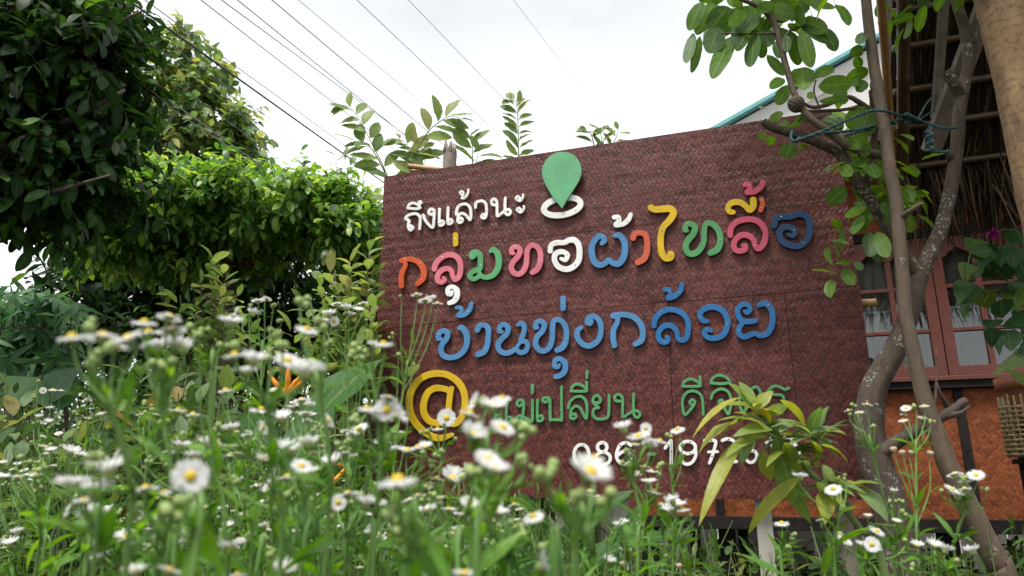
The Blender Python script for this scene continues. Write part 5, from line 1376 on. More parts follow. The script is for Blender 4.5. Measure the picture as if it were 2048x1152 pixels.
# yellowing shrub in front of the sign's lower right
yl = leaf_mat("yellow_green_leaf", [(0, (.08, .15, .04)), (.35, (.15, .23, .05)), (.75, (.32, .33, .05)), (1, (.46, .37, .035))], .42, .42, veins=.3)
blu = leaf_mat("greyish_green_leaf", [(0, (.13, .20, .09)), (1, (.20, .28, .12))], .38, .35, veins=.3)
YP = 1.35
f = P(1790, 1160, YP)
o = thing("yellowing_shrub", "leggy shrub with long drooping yellow-green leaves hiding the phone number", "shrub", (f.x, f.y, 0))
lv = Leaves('lance'); lb = Leaves('lance'); tb = MB()
tb.tube([(f.x, f.y, 0), P(1770, 1152, YP), P(1725, 1065, YP), P(1665, 990, YP), P(1612, 935, YP), P(1575, 890, YP), P(1535, 850, YP), P(1510, 815, YP)], [.009, .008, .0065, .006, .0055, .005, .004, .003], 8)
for r_ in ([(1575, 890, YP), (1545, 872, YP - .03), (1515, 860, YP - .04)], [(1660, 985, YP), (1690, 985, YP - .03), (1715, 978, YP - .04)], [(1600, 920, YP), (1615, 890, YP), (1640, 872, YP)], [(1540, 855, YP), (1500, 830, YP - .03), (1475, 842, YP - .04)]):
    tb.tube([P(*q) for q in r_], [.004, .003, .002], 6)
for (x0, y0, x1, y1, w_, rn, g) in [(1510, 815, 1478, 755, 22, .3, 0), (1480, 795, 1395, 862, 16, .8, 0), (1490, 840, 1395, 893, 34, .7, 0), (1483, 878, 1413, 1030, 30, .72, 0), (1560, 800, 1613, 845, 32, .6, 0), (1530, 845, 1632, 850, 22, 0, 1), (1565, 853, 1688, 908, 32, 0, 1),
    (1552, 875, 1582, 1035, 50, .25, 0), (1530, 905, 1536, 966, 30, .6, 0), (1510, 885, 1472, 940, 30, .2, 1), (1600, 955, 1500, 1082, 29, .70, 0), (1640, 890, 1700, 918, 24, .65, 0), (1640, 872, 1685, 858, 18, .55, 0), (1620, 880, 1652, 922, 26, .5, 0), (1713, 980, 1780, 1040, 46, .5, 1), (1648, 985, 1656, 1040, 34, .65, 0),
    (1500, 830, 1440, 870, 24, .5, 0), (1510, 820, 1550, 780, 24, .6, 0), (1540, 850, 1510, 780, 26, .85, 0), (1545, 860, 1480, 870, 28, .4, 0), (1525, 835, 1590, 815, 24, .45, 0), (1560, 880, 1500, 925, 30, .3, 1), (1580, 890, 1640, 865, 20, .2, 1), (1570, 885, 1600, 960, 28, .5, 0),
    (1530, 850, 1440, 830, 22, .55, 0), (1545, 870, 1460, 905, 30, .5, 0), (1520, 830, 1470, 800, 22, .6, 0), (1600, 915, 1660, 935, 22, .6, 0), (1700, 1040, 1660, 1090, 24, .4, 0), (1735, 1080, 1790, 1075, 26, .5, 1), (1560, 865, 1600, 845, 22, .35, 1)]:
    L_ = lb if g else lv
    a, c_ = P(x0, y0, YP + random.uniform(-.06, .02)), P(x1, y1, YP + random.uniform(-.10, .04))
    d = (c_ - a); sag = random.uniform(.5, 1.0)
    L_.add(a, d + Vector((0, 0, .35 * sag * d.length)), Vector((0, -.5, .9)) + rv(.25), d.length * 1.06, w_ * pxm(YP), rn if not g else random.random(), sag, .3)
for i in range(60):
    t_ = random.choice([(1540, 850), (1560, 875), (1515, 825), (1580, 895), (1620, 940), (1650, 975), (1690, 985), (1630, 880)])
    a = P(t_[0] + random.uniform(-12, 12), t_[1] + random.uniform(-12, 12), YP + random.uniform(-.03, .03))
    d = Vector((random.gauss(0, .8), random.uniform(-.9, .3), random.uniform(-.2, .7)))
    (lv if i % 3 else lb).add(a, d, Vector((0, -.3, 1)) + rv(.2), random.uniform(.04, .085), random.uniform(.015, .026), random.random() ** 1.6, random.uniform(.5, 1.2), .3)
child_of(lv.build("leaves", yl), o); child_of(lb.build("leaves", blu), o); child_of(tb.build("stems", plain_mat("olive_stem", (.12, .16, .05), .6)), o)

# ---- leafy weeds: nobody could count them
lv = Leaves('lance'); tb = MB()
for i in range(930):
    Y = random.uniform(2.0, 4.8)
    px = random.uniform(-140, 700)
    if 620 < i < 800: px = random.uniform(1000, 2150); Y = random.uniform(3.0, 6.5)
    if i >= 800: px = random.uniform(-60, 560); Y = random.uniform(1.6, 2.8)
    top = 775 + 60 * math.sin(px * .013) + (Y - 2) * -10 + random.uniform(0, 210) + (40 if px > 450 else 0)
    if 620 < i < 800: top = random.uniform(1082, 1160)
    if i >= 800: top = random.uniform(880, 1120)
    a = P(px, top, Y)
    h = max(.25, a.z - .1)
    lean = Vector((random.gauss(0, .08), random.gauss(0, .08), 0))
    base = a - Vector((0, 0, h)) + lean
    tb.tube([base, base.lerp(a, .5) + lean * .3, a], [.004, .003, .0015], 4, sub=1, cap=False)
    twig(lv, None, base.lerp(a, .35), (a - base.lerp(a, .35)), (a - base).length * .65, random.randint(12, 18), random.uniform(.07, .13) * (.8 if i >= 800 else 1.1), random.uniform(.030, .050) * (.75 if i >= 800 else 1.1), .0, rnd=skew(1.1), spread=1.0, upn=1.3, bend=.6)
tag(lv.build("undergrowth", weed_m), "tangle of leafy green weeds behind the daisies at lower left", "undergrowth", kind='stuff')
tag(tb.build("undergrowth_stems", stem_m), "thin stems of the leafy weeds at lower left", "undergrowth", kind='stuff')
herb_m = leaf_mat("herb_leaf", [(0, (.025, .075, .014)), (.6, (.06, .145, .024)), (1, (.12, .23, .04))], .5, .35, veins=.1)
lv = Leaves('lance'); tb = MB()
for i in range(520):
    Y = random.uniform(1.05, 2.4)
    px = random.uniform(420, 1180) if i % 3 else random.uniform(1100, 2150)
    lo = 930 if px < 700 else 930 if px < 1100 else 1040
    top = lo + random.uniform(0, 240) + (60 if Y < 1.1 else 0)
    a = P(px, top, Y)
    lean = Vector((random.gauss(0, .06), random.gauss(0, .06), 0))
    h = min(a.z - .05, .55)
    base = a - Vector((0, 0, h)) + lean
    tb.tube([base, base.lerp(a, .5) + lean * .3, a], [.0024, .002, .001], 4, sub=1, cap=False)
    twig(lv, None, base.lerp(a, .15), (a - base), h * .85, random.randint(9, 14), random.uniform(.045, .085), random.uniform(.007, .013), .0, rnd=skew(1.0), spread=.75, upn=.8, bend=.7, jit=.35)
tag(lv.build("narrow_weeds", herb_m), "narrow-leaved green weeds filling the gaps among the daisies", "weeds", kind='stuff')
tag(tb.build("narrow_weed_stems", stem_m), "thin stems of the narrow-leaved weeds among the daisies", "weeds", kind='stuff')
lv = Leaves('lance')
for i in range(9000):
    Y = random.uniform(1.2, 14)
    px = random.uniform(-400, 2500)
    r_ = ray(px, 1100); x_ = r_.x / r_.y * Y
    lv.add(Vector((x_, Y, random.uniform(0, .05))), Vector((random.gauss(0, .5), random.gauss(0, .5), 1)), rv(), random.uniform(.08, .3), random.uniform(.006, .02), None, random.uniform(.2, 1.2), .2)
tag(lv.build("grass", herb_m), "rough green grass on the dark soil", "grass", kind='stuff')
# ================================================================== white daisies (fleabane): each plant a thing
petal_m, t, b = mat("white_petal")
t.links.new(ramp(t, noise(t, objco(t), 300, 3), [(.3, (.80, .80, .79)), (.7, (.90, .90, .89))]), b.inputs['Base Color'])
b.inputs['Roughness'].default_value = .7
tr_ = t.nodes.new("ShaderNodeBsdfTranslucent"); tr_.inputs[0].default_value = (.8, .8, .78, 1)
ms_ = t.nodes.new("ShaderNodeMixShader"); ms_.inputs[0].default_value = .55
t.links.new(b.outputs[0], ms_.inputs[1]); t.links.new(tr_.outputs[0], ms_.inputs[2]); t.links.new(ms_.outputs[0], t.nodes['Material Output'].inputs[0])
disc_m, t, b = mat("yellow_disc")
vo = t.nodes.new("ShaderNodeTexVoronoi"); vo.inputs['Scale'].default_value = 1700; t.links.new(objco(t), vo.inputs['Vector'])
t.links.new(ramp(t, vo.outputs['Distance'], [(.0, (.80, .60, .03)), (.7, (.50, .33, .015))]), b.inputs['Base Color'])
b.inputs['Roughness'].default_value = .7
bump(t, vo.outputs['Distance'], b, .5, .0006)
sep_m = plain_mat("green_bud", (.22, .30, .09), .6, .25, 300)
tan_m = plain_mat("withered_head", (.42, .32, .20), .9, .3, 400)
dstem_m = plain_mat("daisy_stem", (.11, .22, .04), .55, .2, 80)
dleaf_m = leaf_mat("daisy_leaf", [(0, (.045, .13, .018)), (.6, (.09, .215, .03)), (1, (.16, .32, .05))], .5, .42, veins=.12)

HR = .009                                   # ray length gives a head 18 mm across
def head_mesh(cup, npet, seed):
    r_ = random.Random(seed)
    b_ = MB()
    for i in range(npet):
        a = 2 * math.pi * i / npet + r_.uniform(-.05, .05)
        Lp = HR * r_.uniform(.88, 1.06); w_ = .00052 * r_.uniform(.8, 1.25)
        tilt = cup + r_.gauss(0, .13)
        ca, sa = math.cos(a), math.sin(a)
        vs = []
        for k, (f, ww) in enumerate(((.22, .7), (.55, 1), (.85, 1), (1, .45))):
            rr = Lp * f; z = (f - .22) * Lp * math.tan(tilt) * (1 - .25 * f) + r_.uniform(-.0002, .0002)
            for s_ in (-1, 1): vs.append((rr * ca - s_ * w_ * ww * sa, rr * sa + s_ * w_ * ww * ca, z))
        b_.add(vs, [(0, 1, 3, 2), (2, 3, 5, 4), (4, 5, 7, 6)], 0, True)
    n0 = len(b_.f)
    b_.lathe((0, 0, 0), [(.0002, -.0042), (.0018, -.0040), (.0032, -.0026), (.0036, -.0008), (.003, .0002)], 14, 1)
    o = b_.build("flower_head", [petal_m, sep_m])
    d_ = MB(); d_.lathe((0, 0, 0), [(.0028, -.0004), (.0029, .0006), (.0025, .0015), (.0016, .0022), (.0004, .0025)], 16)
    q = d_.build("disc", disc_m)
    me1, me2 = o.data, q.data
    bpy.data.objects.remove(o); bpy.data.objects.remove(q)
    return me1, me2
HEADS = {'flat': [head_mesh(.10, 96, s_) for s_ in (1, 2)], 'droop': [head_mesh(-.22, 92, 3)], 'cup': [head_mesh(.72, 92, 4), head_mesh(.5, 92, 5)]}
def bud_mesh():
    b_ = MB(); b_.lathe((0, 0, 0), [(.0004, -.003), (.0022, -.0026), (.0032, -.0008), (.003, .0012), (.0018, .0026), (.0003, .003)], 10); o = b_.build("bud", sep_m); me = o.data; bpy.data.objects.remove(o); return me
BUD = bud_mesh()
def tan_mesh():
    b_ = MB(); b_.lathe((0, 0, 0), [(.0006, -.004), (.0030, -.003), (.0042, -.0004), (.0046, .002), (.003, .0034), (.0004, .0038)], 12); o = b_.build("withered_head", tan_m); me = o.data; bpy.data.objects.remove(o); return me
TAN = tan_mesh()

def put(me, name, parent, pos, nrm, s):
    o = bpy.data.objects.new(name, me); C.objects.link(o); o.parent = parent
    q = nrm.to_track_quat('Z', 'Y')
    q = q @ Matrix.Rotation(random.uniform(0, 6.28), 3, 'Z').to_quaternion()
    o.location = pos - parent.location; o.rotation_mode = 'QUATERNION'; o.rotation_quaternion = q; o.scale = (s, s, s)
    return o
LEANS = {}
def daisy(label, bottom, fork, heads, buds=(), group=None, Y=None, nleaf=None, big=False, nforks=1, tans=()):
    """heads: (px, py, width_px[, kind[, facing]]) in the photo; the stem runs from the soil through the bottom point to the fork"""
    ws = sorted(h[2] for h in heads)
    if Y is None: Y = max(.40, min(1.7, .0175 * FPX / ws[int(len(ws) * .6)] / .96))
    Yb = Y + random.uniform(-.02, .05)
    pb = P(bottom, 1152, Yb)
    base = Vector((pb.x + random.uniform(-.04, .04), pb.y + random.uniform(0, .06), 0))
    o = thing("daisy_plant", label, "flower", base, 0, group or "white daisies growing in front of the sign")
    pf = P(fork[0], fork[1], Y)
    st = MB(); lv = Leaves('lance')
    sr = .0017 if Y < .7 else .0016
    mid = pb.lerp(pf, .5) + Vector((random.uniform(-.012, .012), 0, 0))
    st.tube([base, base.lerp(pb, .5) + Vector((random.uniform(-.02, .02), 0, 0)), pb, mid, pf], [sr * 1.25, sr * 1.15, sr * 1.05, sr, sr * .85], 7, sub=5)
    n = nleaf if nleaf is not None else (6 if Y < .7 else 11)
    chain = [base.lerp(pb, .6), pb, mid, pf]
    q, _ = catmull(chain, [1] * 4, 6)
    for i in range(n):
        j = random.randint(1, len(q) - 2)
        ax = (q[j + 1] - q[j]).normalized(); s_ = ax.orthogonal().normalized(); s_.rotate(Matrix.Rotation(random.uniform(0, 6.28), 3, ax))
        d = ax * random.uniform(.5, 1.0) + s_ * .75
        k = .5 + .7 * (1 - j / len(q))
        lv.add(q[j], d, Vector((0, 0, 1)) + rv(.3), .055 * k * random.uniform(.8, 1.3), .0088 * k * random.uniform(.8, 1.3), None, random.uniform(.2, 1.0), .3)
    items = [(h, 'h') for h in heads] + [(b_, 'b') for b_ in buds] + [(t_, 't') for t_ in tans]
    # side shoots gather the heads in small sprays below which they join the stem
    for it, kind in items:
        px, py = it[0], it[1]
        wpx = it[2] if len(it) > 2 else 0
        hk = it[3] if len(it) > 3 else None
        face = it[4] if len(it) > 4 else None
        y_ = Y + random.uniform(-.025, .025)
        pos = P(px, py, y_)
        up = Vector((random.gauss(0, .16), -.12 + random.gauss(0, .2), 1))
        if face == 'cam': up = (CAM - pos).normalized() + Vector((0, 0, .25))
        elif face == 'left': up = Vector((-1, -.3, .4))
        elif face == 'right': up = Vector((.9, -.2, .5))
        elif face == 'tilt': up = Vector((random.choice((-.35, .35)), -.5, .8))
        up.normalize()
        # where the pedicel leaves the stem: below the head
        tdown = random.uniform(.0, .35) if kind == 'h' else random.uniform(0, .5)
        src = pf.lerp(mid, tdown) if pos.z > pf.z + .01 else mid.lerp(pb, random.uniform(.0, .5))
        m1 = src.lerp(pos, .5) + Vector(((pos.x - src.x) * .18, 0, -.10 * abs(pos.x - src.x)))
        st.tube([src, m1, pos - up * .010, pos - up * .003], [sr * .62, sr * .5, sr * .42, sr * .45], 6, sub=4, cap=False)
        for j in range(2):
            c_ = src.lerp(m1, random.uniform(.1, 1)); ax = (m1 - src).normalized()
            lv.add(c_, ax + rv(.5), Vector((0, 0, 1)) + rv(.3), random.uniform(.010, .028), random.uniform(.0022, .0045), None, .5, .3)
        s_ = (wpx * y_ / FPX * .98 / (2 * HR)) if wpx else random.uniform(.7, 1.1)
        if kind == 'h':
            hk = hk or random.choice(['flat', 'flat', 'flat', 'droop', 'cup'] if wpx > 20 else ['flat', 'cup'])
            m1_, m2_ = random.choice(HEADS[hk])
            h = put(m1_, "flower_head", o, pos, up, min(1.5, max(.55, s_ * (1.25 if hk == 'cup' else 1))))
            d_ = bpy.data.objects.new("disc", m2_); C.objects.link(d_); d_.parent = h
        elif kind == 'b':
            for j in range(random.randint(1, 3)):
                off = Vector((random.uniform(-.006, .006), random.uniform(-.004, .004), random.uniform(-.006, .004))) if j else Vector()
                put(BUD, "bud", o, pos + off, up, random.uniform(.6, 1.15))
        else:
            put(TAN, "withered_head", o, pos, up, random.uniform(.9, 1.2))
    sm = st.build("stem", dstem_m); child_of(sm, o)
    child_of(lv.build("foliage", dleaf_m), o)
    return o

D = daisy
D("tallest left daisy plant, three big heads in a row high against the dark tree", 250, (214, 790), [(144, 673, 62, 'droop'), (205, 672, 70, 'droop'), (255, 676, 64, 'flat', 'tilt'), (233, 694, 44)], [(187, 719), (196, 705), (180, 728), (183, 644)])
D("tall left daisy plant with a crowded spray of six heads", 345, (318, 775), [(289, 644, 54, 'droop'), (339, 633, 52, 'droop'), (297, 664, 52), (344, 658, 60, 'droop'), (312, 697, 48, 'cup'), (353, 692, 48, 'cup')], [(306, 725), (345, 722), (365, 700)])
D("daisy plant with one shaggy head and green buds against the black shade", 448, (425, 700), [(461, 645, 44, 'cup')], [(395, 669), (403, 660), (440, 690), (380, 655)])
D("tall daisy plant with six large heads spread beside the orange heliconia", 560, (535, 790), [(469, 709, 52), (508, 722, 46, 'cup'), (492, 745, 44, 'cup'), (575, 722, 58, 'flat', 'tilt'), (625, 727, 58), (609, 748, 54, 'cup')], [(540, 700), (560, 690), (548, 672), (470, 690)])
D("slim daisy plant with one drooping wide head left of the sign edge", 650, (632, 740), [(614, 658, 48, 'droop')], [(605, 600), (612, 610), (640, 640), (655, 690)])
D("daisy plant with small half-open heads on a leafy tip before the guava shrub", 545, (525, 680), [(516, 602, 28), (506, 628, 24, 'cup'), (475, 625, 20, 'cup', 'left'), (534, 598, 20)], [(545, 612), (560, 640), (500, 610)])
D("daisy plant with a cluster of small heads against the sign's left edge", 700, (690, 690), [(672, 608, 22), (692, 617, 20, 'cup'), (726, 607, 22), (716, 620, 20), (658, 630, 26), (652, 644, 22, 'cup'), (668, 643, 22, 'flat', 'cam'), (700, 630, 18)], [(733, 640), (745, 636), (718, 688), (730, 700), (622, 598)])
D("leaning daisy plant whose flat heads overlap the orange and white letters", 775, (815, 720), [(833, 588, 26, 'droop'), (850, 600, 30, 'droop'), (875, 606, 26, 'droop'), (862, 598, 20)], [(785, 667), (797, 709), (828, 728), (800, 592)])
D("short daisy plant with one flat head touching the sign's left edge below the orange letter", 735, (745, 750), [(767, 687, 44, 'droop'), (745, 690, 20)], [(718, 700), (700, 712), (726, 716)])
D("daisy plant with a big fluffy pair of heads left of the yellow at sign", 745, (762, 905), [(774, 819, 52, 'flat', 'cam'), (756, 833, 44, 'cup'), (734, 816, 38, 'droop'), (778, 795, 38, 'droop'), (795, 832, 34, 'cup', 'right')], [(705, 840), (720, 860)])
D("daisy plant with a side-facing head and a flat head below it, left of the sign", 640, (645, 930), [(656, 841, 36, 'flat', 'right'), (665, 925, 36, 'cup'), (691, 905, 16), (706, 911, 20)], [(676, 888), (690, 885), (712, 842)])
D("daisy plant whose wide head lies under the yellow at sign's left rim", 700, (715, 910), [(718, 859, 44, 'flat', 'tilt'), (704, 870, 26), (765, 890, 30, 'cup'), (782, 886, 20)], [(690, 895), (735, 905), (745, 895)])
D("daisy plant with heads over the lower curve of the yellow at sign", 900, (885, 900), [(893, 836, 38, 'flat', 'cam'), (875, 857, 26, 'droop'), (799, 868, 22)], [(857, 860), (905, 872), (842, 865), (888, 848)])
D("daisy plant with four heads clustered between at sign and first green letter", 960, (975, 870), [(940, 826, 50, 'droop'), (987, 814, 46, 'cup'), (952, 806, 38, 'cup', 'left'), (1005, 795, 38, 'droop')], [(965, 800), (1040, 855), (1046, 848)])
D("daisy plant with one round white underside and a flat neighbour above the bare brown board", 940, (975, 920), [(946, 870, 44, 'cup', 'tilt'), (1005, 856, 54, 'flat', 'tilt')], [(1042, 858), (1050, 850), (1030, 846)])
D("daisy plant with small heads in a row left of bottom sign centre", 800, (820, 960), [(815, 900, 40), (834, 894, 32, 'droop'), (787, 901, 28, 'cup'), (850, 893, 24)], [(870, 910), (885, 903), (860, 922), (845, 905)])
D("nearest big blurred daisy, broad head low before the sign", 810, (800, 1050), [(796, 960, 84, 'droop')], [(790, 1042), (806, 1036), (780, 1030), (815, 1048)], nleaf=6)
D("pair of crisp daisies on one tall stem, upper yellow-topped and lower white", 950, (968, 1000), [(976, 919, 60, 'flat', 'tilt'), (990, 939, 50, 'cup')], [(940, 937), (945, 945), (1043, 920), (1046, 925)])
D("daisy plant with shaggy heads low on the board left of the digit zero", 880, (890, 1020), [(904, 957, 42, 'cup', 'tilt'), (874, 956, 32, 'droop'), (856, 969, 30, 'droop'), (930, 940, 22, 'cup', 'right')], [(870, 985), (858, 978), (845, 1012), (852, 1020)])
D("daisy plant with five small heads under the board's bottom edge at left", 835, (850, 1070), [(820, 1000, 36), (835, 989, 22, 'droop'), (854, 1022, 36, 'cup'), (898, 1019, 36), (880, 995, 22)], [(868, 990), (880, 1005), (845, 1000)])
D("daisy plant with tilted heads below the sign's bottom edge", 925, (945, 1090), [(940, 1005, 42, 'flat', 'tilt'), (949, 1019, 32), (938, 1039, 42, 'cup', 'right'), (995, 1025, 38, 'cup')], [(985, 1000), (990, 1008), (975, 1030)])
D("lone yellow-topped daisy in the dark gap under the sign", 1020, (1035, 1080), [(1066, 1033, 46, 'droop')], [(1025, 1065), (1030, 1055), (1045, 1060), (1018, 1060), (1036, 1072)])
D("blurred white daisy at the bottom edge before the broad arching blade", 1105, (1100, 1160), [(1085, 1133, 50, 'cup', 'right')], [(1110, 1096), (1098, 1090)])
D("big soft daisy covering the foot of the digit eight", 1150, (1165, 1060), [(1180, 945, 70, 'cup', 'tilt'), (1188, 915, 46, 'droop')], [(1098, 950), (1104, 940), (1090, 955), (1150, 990), (1222, 985)])
D("daisy plant with shaggy heads rising over the digits six and dash", 1275, (1262, 950), [(1247, 857, 34, 'cup'), (1278, 873, 52), (1292, 857, 24, 'flat', 'cam'), (1320, 881, 32, 'droop'), (1300, 891, 32), (1270, 889, 22)], [(1252, 905), (1260, 900), (1245, 925)])
D("small daisy plant with one flat head between the phone number's dash and one", 1345, (1340, 930), [(1355, 859, 32, 'droop')], [(1342, 873), (1360, 880), (1365, 890)], Y=1.0)
D("daisy plant with tiny heads under the phone number's dash", 1300, (1300, 1000), [(1290, 932, 22, 'droop'), (1272, 947, 24), (1303, 941, 24, 'droop'), (1298, 965, 28, 'cup'), (1308, 982, 32, 'droop')], [(1320, 930), (1315, 945), (1262, 930)], Y=1.0, tans=[(1296, 974)])
D("daisy plant with a pale double head against the sign's lower edge", 1380, (1352, 1080), [(1352, 1010, 38, 'cup'), (1340, 1022, 32), (1365, 1018, 30, 'droop'), (1345, 1002, 26, 'cup')], [(1320, 1010), (1380, 1030)], Y=.9)
D("thin daisy plant with small drooping heads before the dark gap left of the grey post", 1260, (1240, 1080), [(1238, 1052, 22, 'cup'), (1248, 1045, 16), (1250, 1103, 22), (1218, 1122, 22, 'cup')], [(1228, 1060), (1278, 1043)], Y=1.15, tans=[(1246, 1128), (1335, 1113), (1358, 1132)])
D("daisy plant with two tiny heads near the sign's lower left", 1185, (1180, 1040), [(1180, 980, 22, 'droop'), (1172, 997, 22), (1190, 996, 18)], [(1140, 1003), (1148, 1012)], Y=1.15)
D("flat daisy beside the grey post under the sign", 1565, (1570, 1100), [(1563, 1046, 30, 'droop')], [(1585, 1070), (1578, 1095), (1590, 1068)], Y=1.05)
D("daisy plant with head before the yellowing leaves' lower right", 1670, (1680, 1020), [(1666, 978, 34, 'droop', 'tilt'), (1600, 954, 26, 'cup'), (1640, 1040, 16)], [(1690, 950), (1678, 955)], Y=.95)
D("slim daisy plant with small heads reaching the forked trunk's foot", 1830, (1738, 870), [(1735, 808, 22, 'droop'), (1696, 820, 18, 'droop'), (1719, 825, 18), (1746, 853, 10)], [(1704, 809), (1711, 812), (1700, 829), (1747, 852)], Y=1.15)
D("daisy plant with small heads and withered ones before the orange wall", 1840, (1832, 880), [(1812, 817, 22, 'flat', 'tilt'), (1848, 811, 20, 'droop'), (1806, 840, 20, 'droop'), (1845, 836, 20), (1807, 830, 14)], [(1860, 845), (1827, 809)], Y=1.15, tans=[(1787, 899), (1805, 906), (1822, 905), (1860, 907)])
D("daisy plant with seven crisp heads against the orange wall at lower right", 1915, (1935, 1010), [(1909, 948, 32, 'droop'), (1952, 951, 32, 'flat', 'tilt'), (1930, 964, 26), (1903, 979, 30, 'flat', 'tilt'), (1929, 977, 26, 'droop'), (1915, 992, 28, 'cup')], [(1883, 981), (1972, 981), (1925, 955)], Y=1.05)
D("daisy plant with small buds and heads in front of the forked trunk's base", 1790, (1790, 1050), [(1788, 983, 14), (1793, 1043, 16, 'cup'), (1753, 1063, 32, 'flat', 'tilt'), (1736, 1032, 14)], [(1780, 1000), (1798, 1000), (1805, 1022), (1783, 1012)], Y=1.1)
D("daisy plant with four heads low before the weathered post", 1720, (1738, 1120), [(1744, 1089, 30, 'flat', 'cam'), (1725, 1092, 22, 'cup'), (1753, 1102, 20, 'cup'), (1689, 1081, 30, 'flat', 'tilt')], [(1684, 1070), (1810, 1080)], Y=1.05)
D("daisy plant with cupped heads at the bottom right corner", 1880, (1895, 1140), [(1835, 1090, 20, 'cup'), (1868, 1092, 24, 'cup'), (1890, 1101, 26, 'cup'), (1945, 1103, 26, 'cup')], [(1825, 1130)], Y=1.05, tans=[(1912, 1121)])
D("daisy facing the camera, round and white with full yellow eye", 385, (388, 1010), [(381, 953, 72, 'flat', 'cam')], [(380, 995), (372, 1003), (330, 1015), (335, 1022)])
D("daisy plant with three stacked heads low at far left, uppermost yellow-topped", 185, (190, 1060), [(216, 942, 64), (145, 970, 58, 'cup'), (191, 985, 56, 'cup'), (169, 1001, 34)], [(205, 915), (200, 912)])
D("daisy plant with tilted and cupped heads near the left bottom", 170, (180, 1090), [(141, 1016, 36, 'flat', 'left'), (180, 1032, 38, 'cup'), (203, 1025, 38)], [(222, 1052), (230, 1046)])
D("small daisy plant with three heads above the low left cluster", 160, (150, 980), [(141, 905, 30), (158, 910, 24), (174, 914, 24, 'cup')], [(203, 917), (78, 925), (84, 920)])
D("yellow-topped daisy pair left of the round camera-facing daisy", 310, (308, 1050), [(291, 976, 52, 'droop'), (328, 984, 30, 'droop')], [(270, 1020), (278, 1012), (336, 1014)])
D("daisy plant with two ragged heads below the yellow-topped pair", 305, (300, 1100), [(291, 1038, 26, 'flat', 'right'), (323, 1034, 30, 'flat', 'tilt'), (275, 1040, 16)], [(340, 1060), (335, 1062)])
D("daisy plant with five heads crowding the bottom edge at left", 235, (230, 1130), [(206, 1088, 36), (250, 1075, 34, 'cup'), (264, 1094, 36, 'flat', 'tilt'), (205, 1116, 40, 'cup'), (296, 1078, 26, 'cup')], [(215, 1062), (228, 1058)])
D("two white cupped daisies side by side at the lower left", 355, (352, 1148), [(345, 1088, 36, 'cup'), (375, 1082, 36, 'cup'), (325, 1075, 20)], [(330, 1066), (338, 1063)])
D("cupped daisy low at the left, alone on its stem", 455, (458, 1160), [(459, 1095, 48, 'cup')], [(425, 1108), (430, 1106)], nleaf=7)
D("large daisies cut by the bottom edge at the left", 330, (322, 1190), [(339, 1141, 52), (270, 1144, 44, 'cup')], [], Y=.5)
D("daisies cut by the bottom edge left of centre", 520, (520, 1190), [(475, 1148, 38), (566, 1144, 40, 'cup')], [(540, 1110)], Y=.6)
D("daisies cut by the bottom edge below the sign", 905, (898, 1190), [(929, 1147, 52), (868, 1150, 42)], [(880, 1120)], Y=.5)
D("daisy plant with a pair and a single head in the left middle of the patch", 375, (378, 880), [(356, 819, 37, 'droop'), (386, 828, 34, 'droop'), (362, 892, 34, 'cup')], [(370, 870), (322, 845)])
D("daisy plant with wide doubled head over the dark weeds left of centre", 430, (425, 960), [(415, 892, 38), (438, 889, 34, 'droop'), (391, 914, 34, 'cup'), (336, 903, 32, 'droop')], [(327, 918), (300, 914), (400, 880)])
D("daisy plant with heads just under the orange heliconia's left", 500, (505, 900), [(522, 819, 46, 'droop'), (451, 780, 36, 'droop'), (462, 857, 30), (494, 870, 24)], [(430, 860), (437, 850), (540, 800)])
D("daisy plant with two white heads right under the orange heliconia", 575, (568, 920), [(562, 837, 36, 'cup'), (525, 856, 34, 'flat', 'right'), (540, 818, 22)], [(510, 880), (550, 880)])
D("daisy plant with flat heads on the heliconia's broad leaf", 610, (612, 890), [(612, 828, 32), (603, 800, 38, 'droop'), (585, 813, 22), (620, 812, 18)], [(640, 850), (630, 860)])
D("daisy plant with three heads stacked at the right of the left patch", 600, (605, 1000), [(603, 933, 44, 'flat', 'tilt'), (619, 946, 36, 'cup'), (578, 901, 46, 'cup'), (616, 888, 36), (627, 906, 34)], [(580, 985), (588, 978), (575, 990)])
D("daisy plant with a slanted wide pair of heads at lower left centre", 560, (568, 1020), [(547, 962, 42, 'cup', 'left'), (575, 953, 40, 'droop'), (528, 916, 34)], [(468, 955), (476, 962), (540, 1000)])
D("small daisy plant with four bright little heads low left of centre", 610, (612, 1100), [(616, 1001, 26), (612, 1044, 20, 'flat', 'cam'), (600, 1056, 22, 'cup'), (655, 1040, 18), (640, 988, 16)], [(628, 1022)])
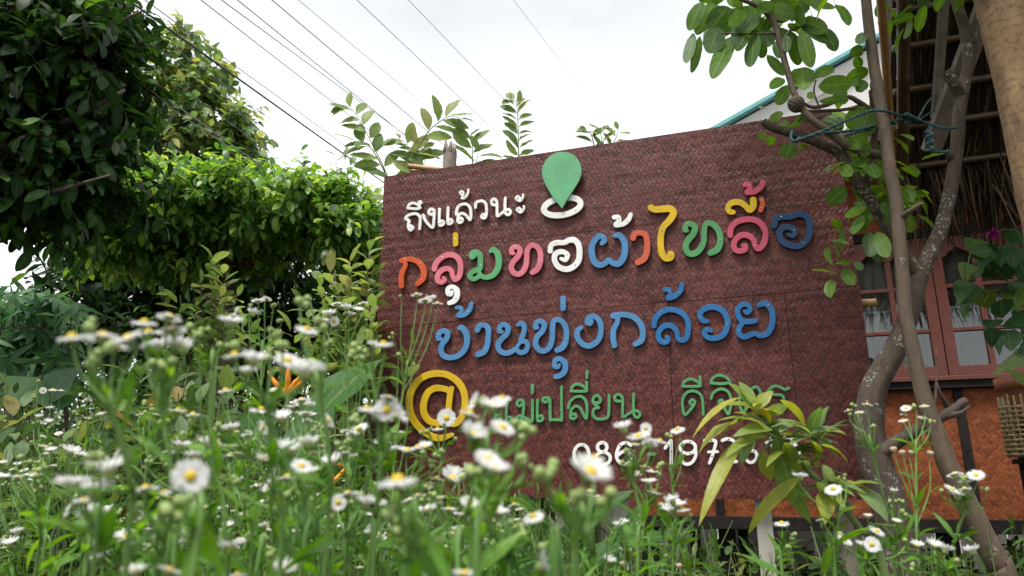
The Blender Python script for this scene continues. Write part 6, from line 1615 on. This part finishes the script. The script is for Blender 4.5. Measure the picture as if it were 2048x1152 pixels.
D("daisy plant with a round camera-facing small head under the left corner of the sign", 690, (688, 1060), [(695, 987, 44, 'droop'), (676, 1005, 34, 'flat', 'cam'), (732, 1009, 40), (759, 1002, 32, 'droop')], [(722, 990), (703, 1005), (660, 1035)])
D("daisy plant with tiny tangled heads at the bottom centre-left", 750, (752, 1120), [(746, 1056, 24, 'flat', 'cam'), (759, 1072, 24, 'droop'), (735, 1031, 14), (740, 1066, 18)], [(725, 1090)], Y=.95)
D("daisy plant with a faded pinkish head at bottom centre", 860, (865, 1140), [(834, 1078, 30, 'cup')], [(790, 1065)], Y=.75, tans=[(874, 1081)])
D("tiny daisies among weeds at the left edge", 75, (90, 880), [(86, 781, 14, 'flat', 'cam'), (106, 779, 18, 'droop'), (122, 780, 14, 'droop'), (80, 842, 14, 'droop'), (97, 844, 14), (88, 850, 14), (100, 817, 14)], [(68, 790), (76, 764)], Y=1.6)
D("small white daisies low at the left edge", 25, (35, 1110), [(34, 1066, 20), (20, 1088, 26, 'cup'), (8, 1096, 18), (3, 926, 16, 'cup'), (5, 954, 22), (105, 932, 18), (52, 951, 14), (70, 950, 14)], [(10, 1074)], Y=1.15)
D("tiny white heads deep in the weeds at the bottom centre-left", 660, (665, 1160), [(659, 1097, 18, 'cup'), (674, 1147, 14), (636, 1098, 16, 'cup'), (672, 1098, 14), (425, 1108, 22, 'droop'), (560, 1095, 12)], [(700, 1120)], Y=1.3)
fill_label = "small-headed white daisy plant deep among the leafy stems of the daisy patch"
for i in range(58):
    px = random.uniform(20, 1010) if i % 3 else random.uniform(400, 900)
    top = random.uniform(790, 1080) if px < 720 else random.uniform(1010, 1110)
    Y = random.uniform(.8, 1.5)
    hs = [(px + random.gauss(0, 26), top + random.uniform(-20, 34), random.uniform(13, 19) / Y * 1.15) for _ in range(random.randint(2, 4))]
    D(fill_label, px + random.uniform(-20, 20), (px, top + 75), hs, [(px + random.gauss(0, 24), top + random.uniform(-10, 40)) for _ in range(4)], "small daisies deep in the patch", Y=Y, nleaf=7)
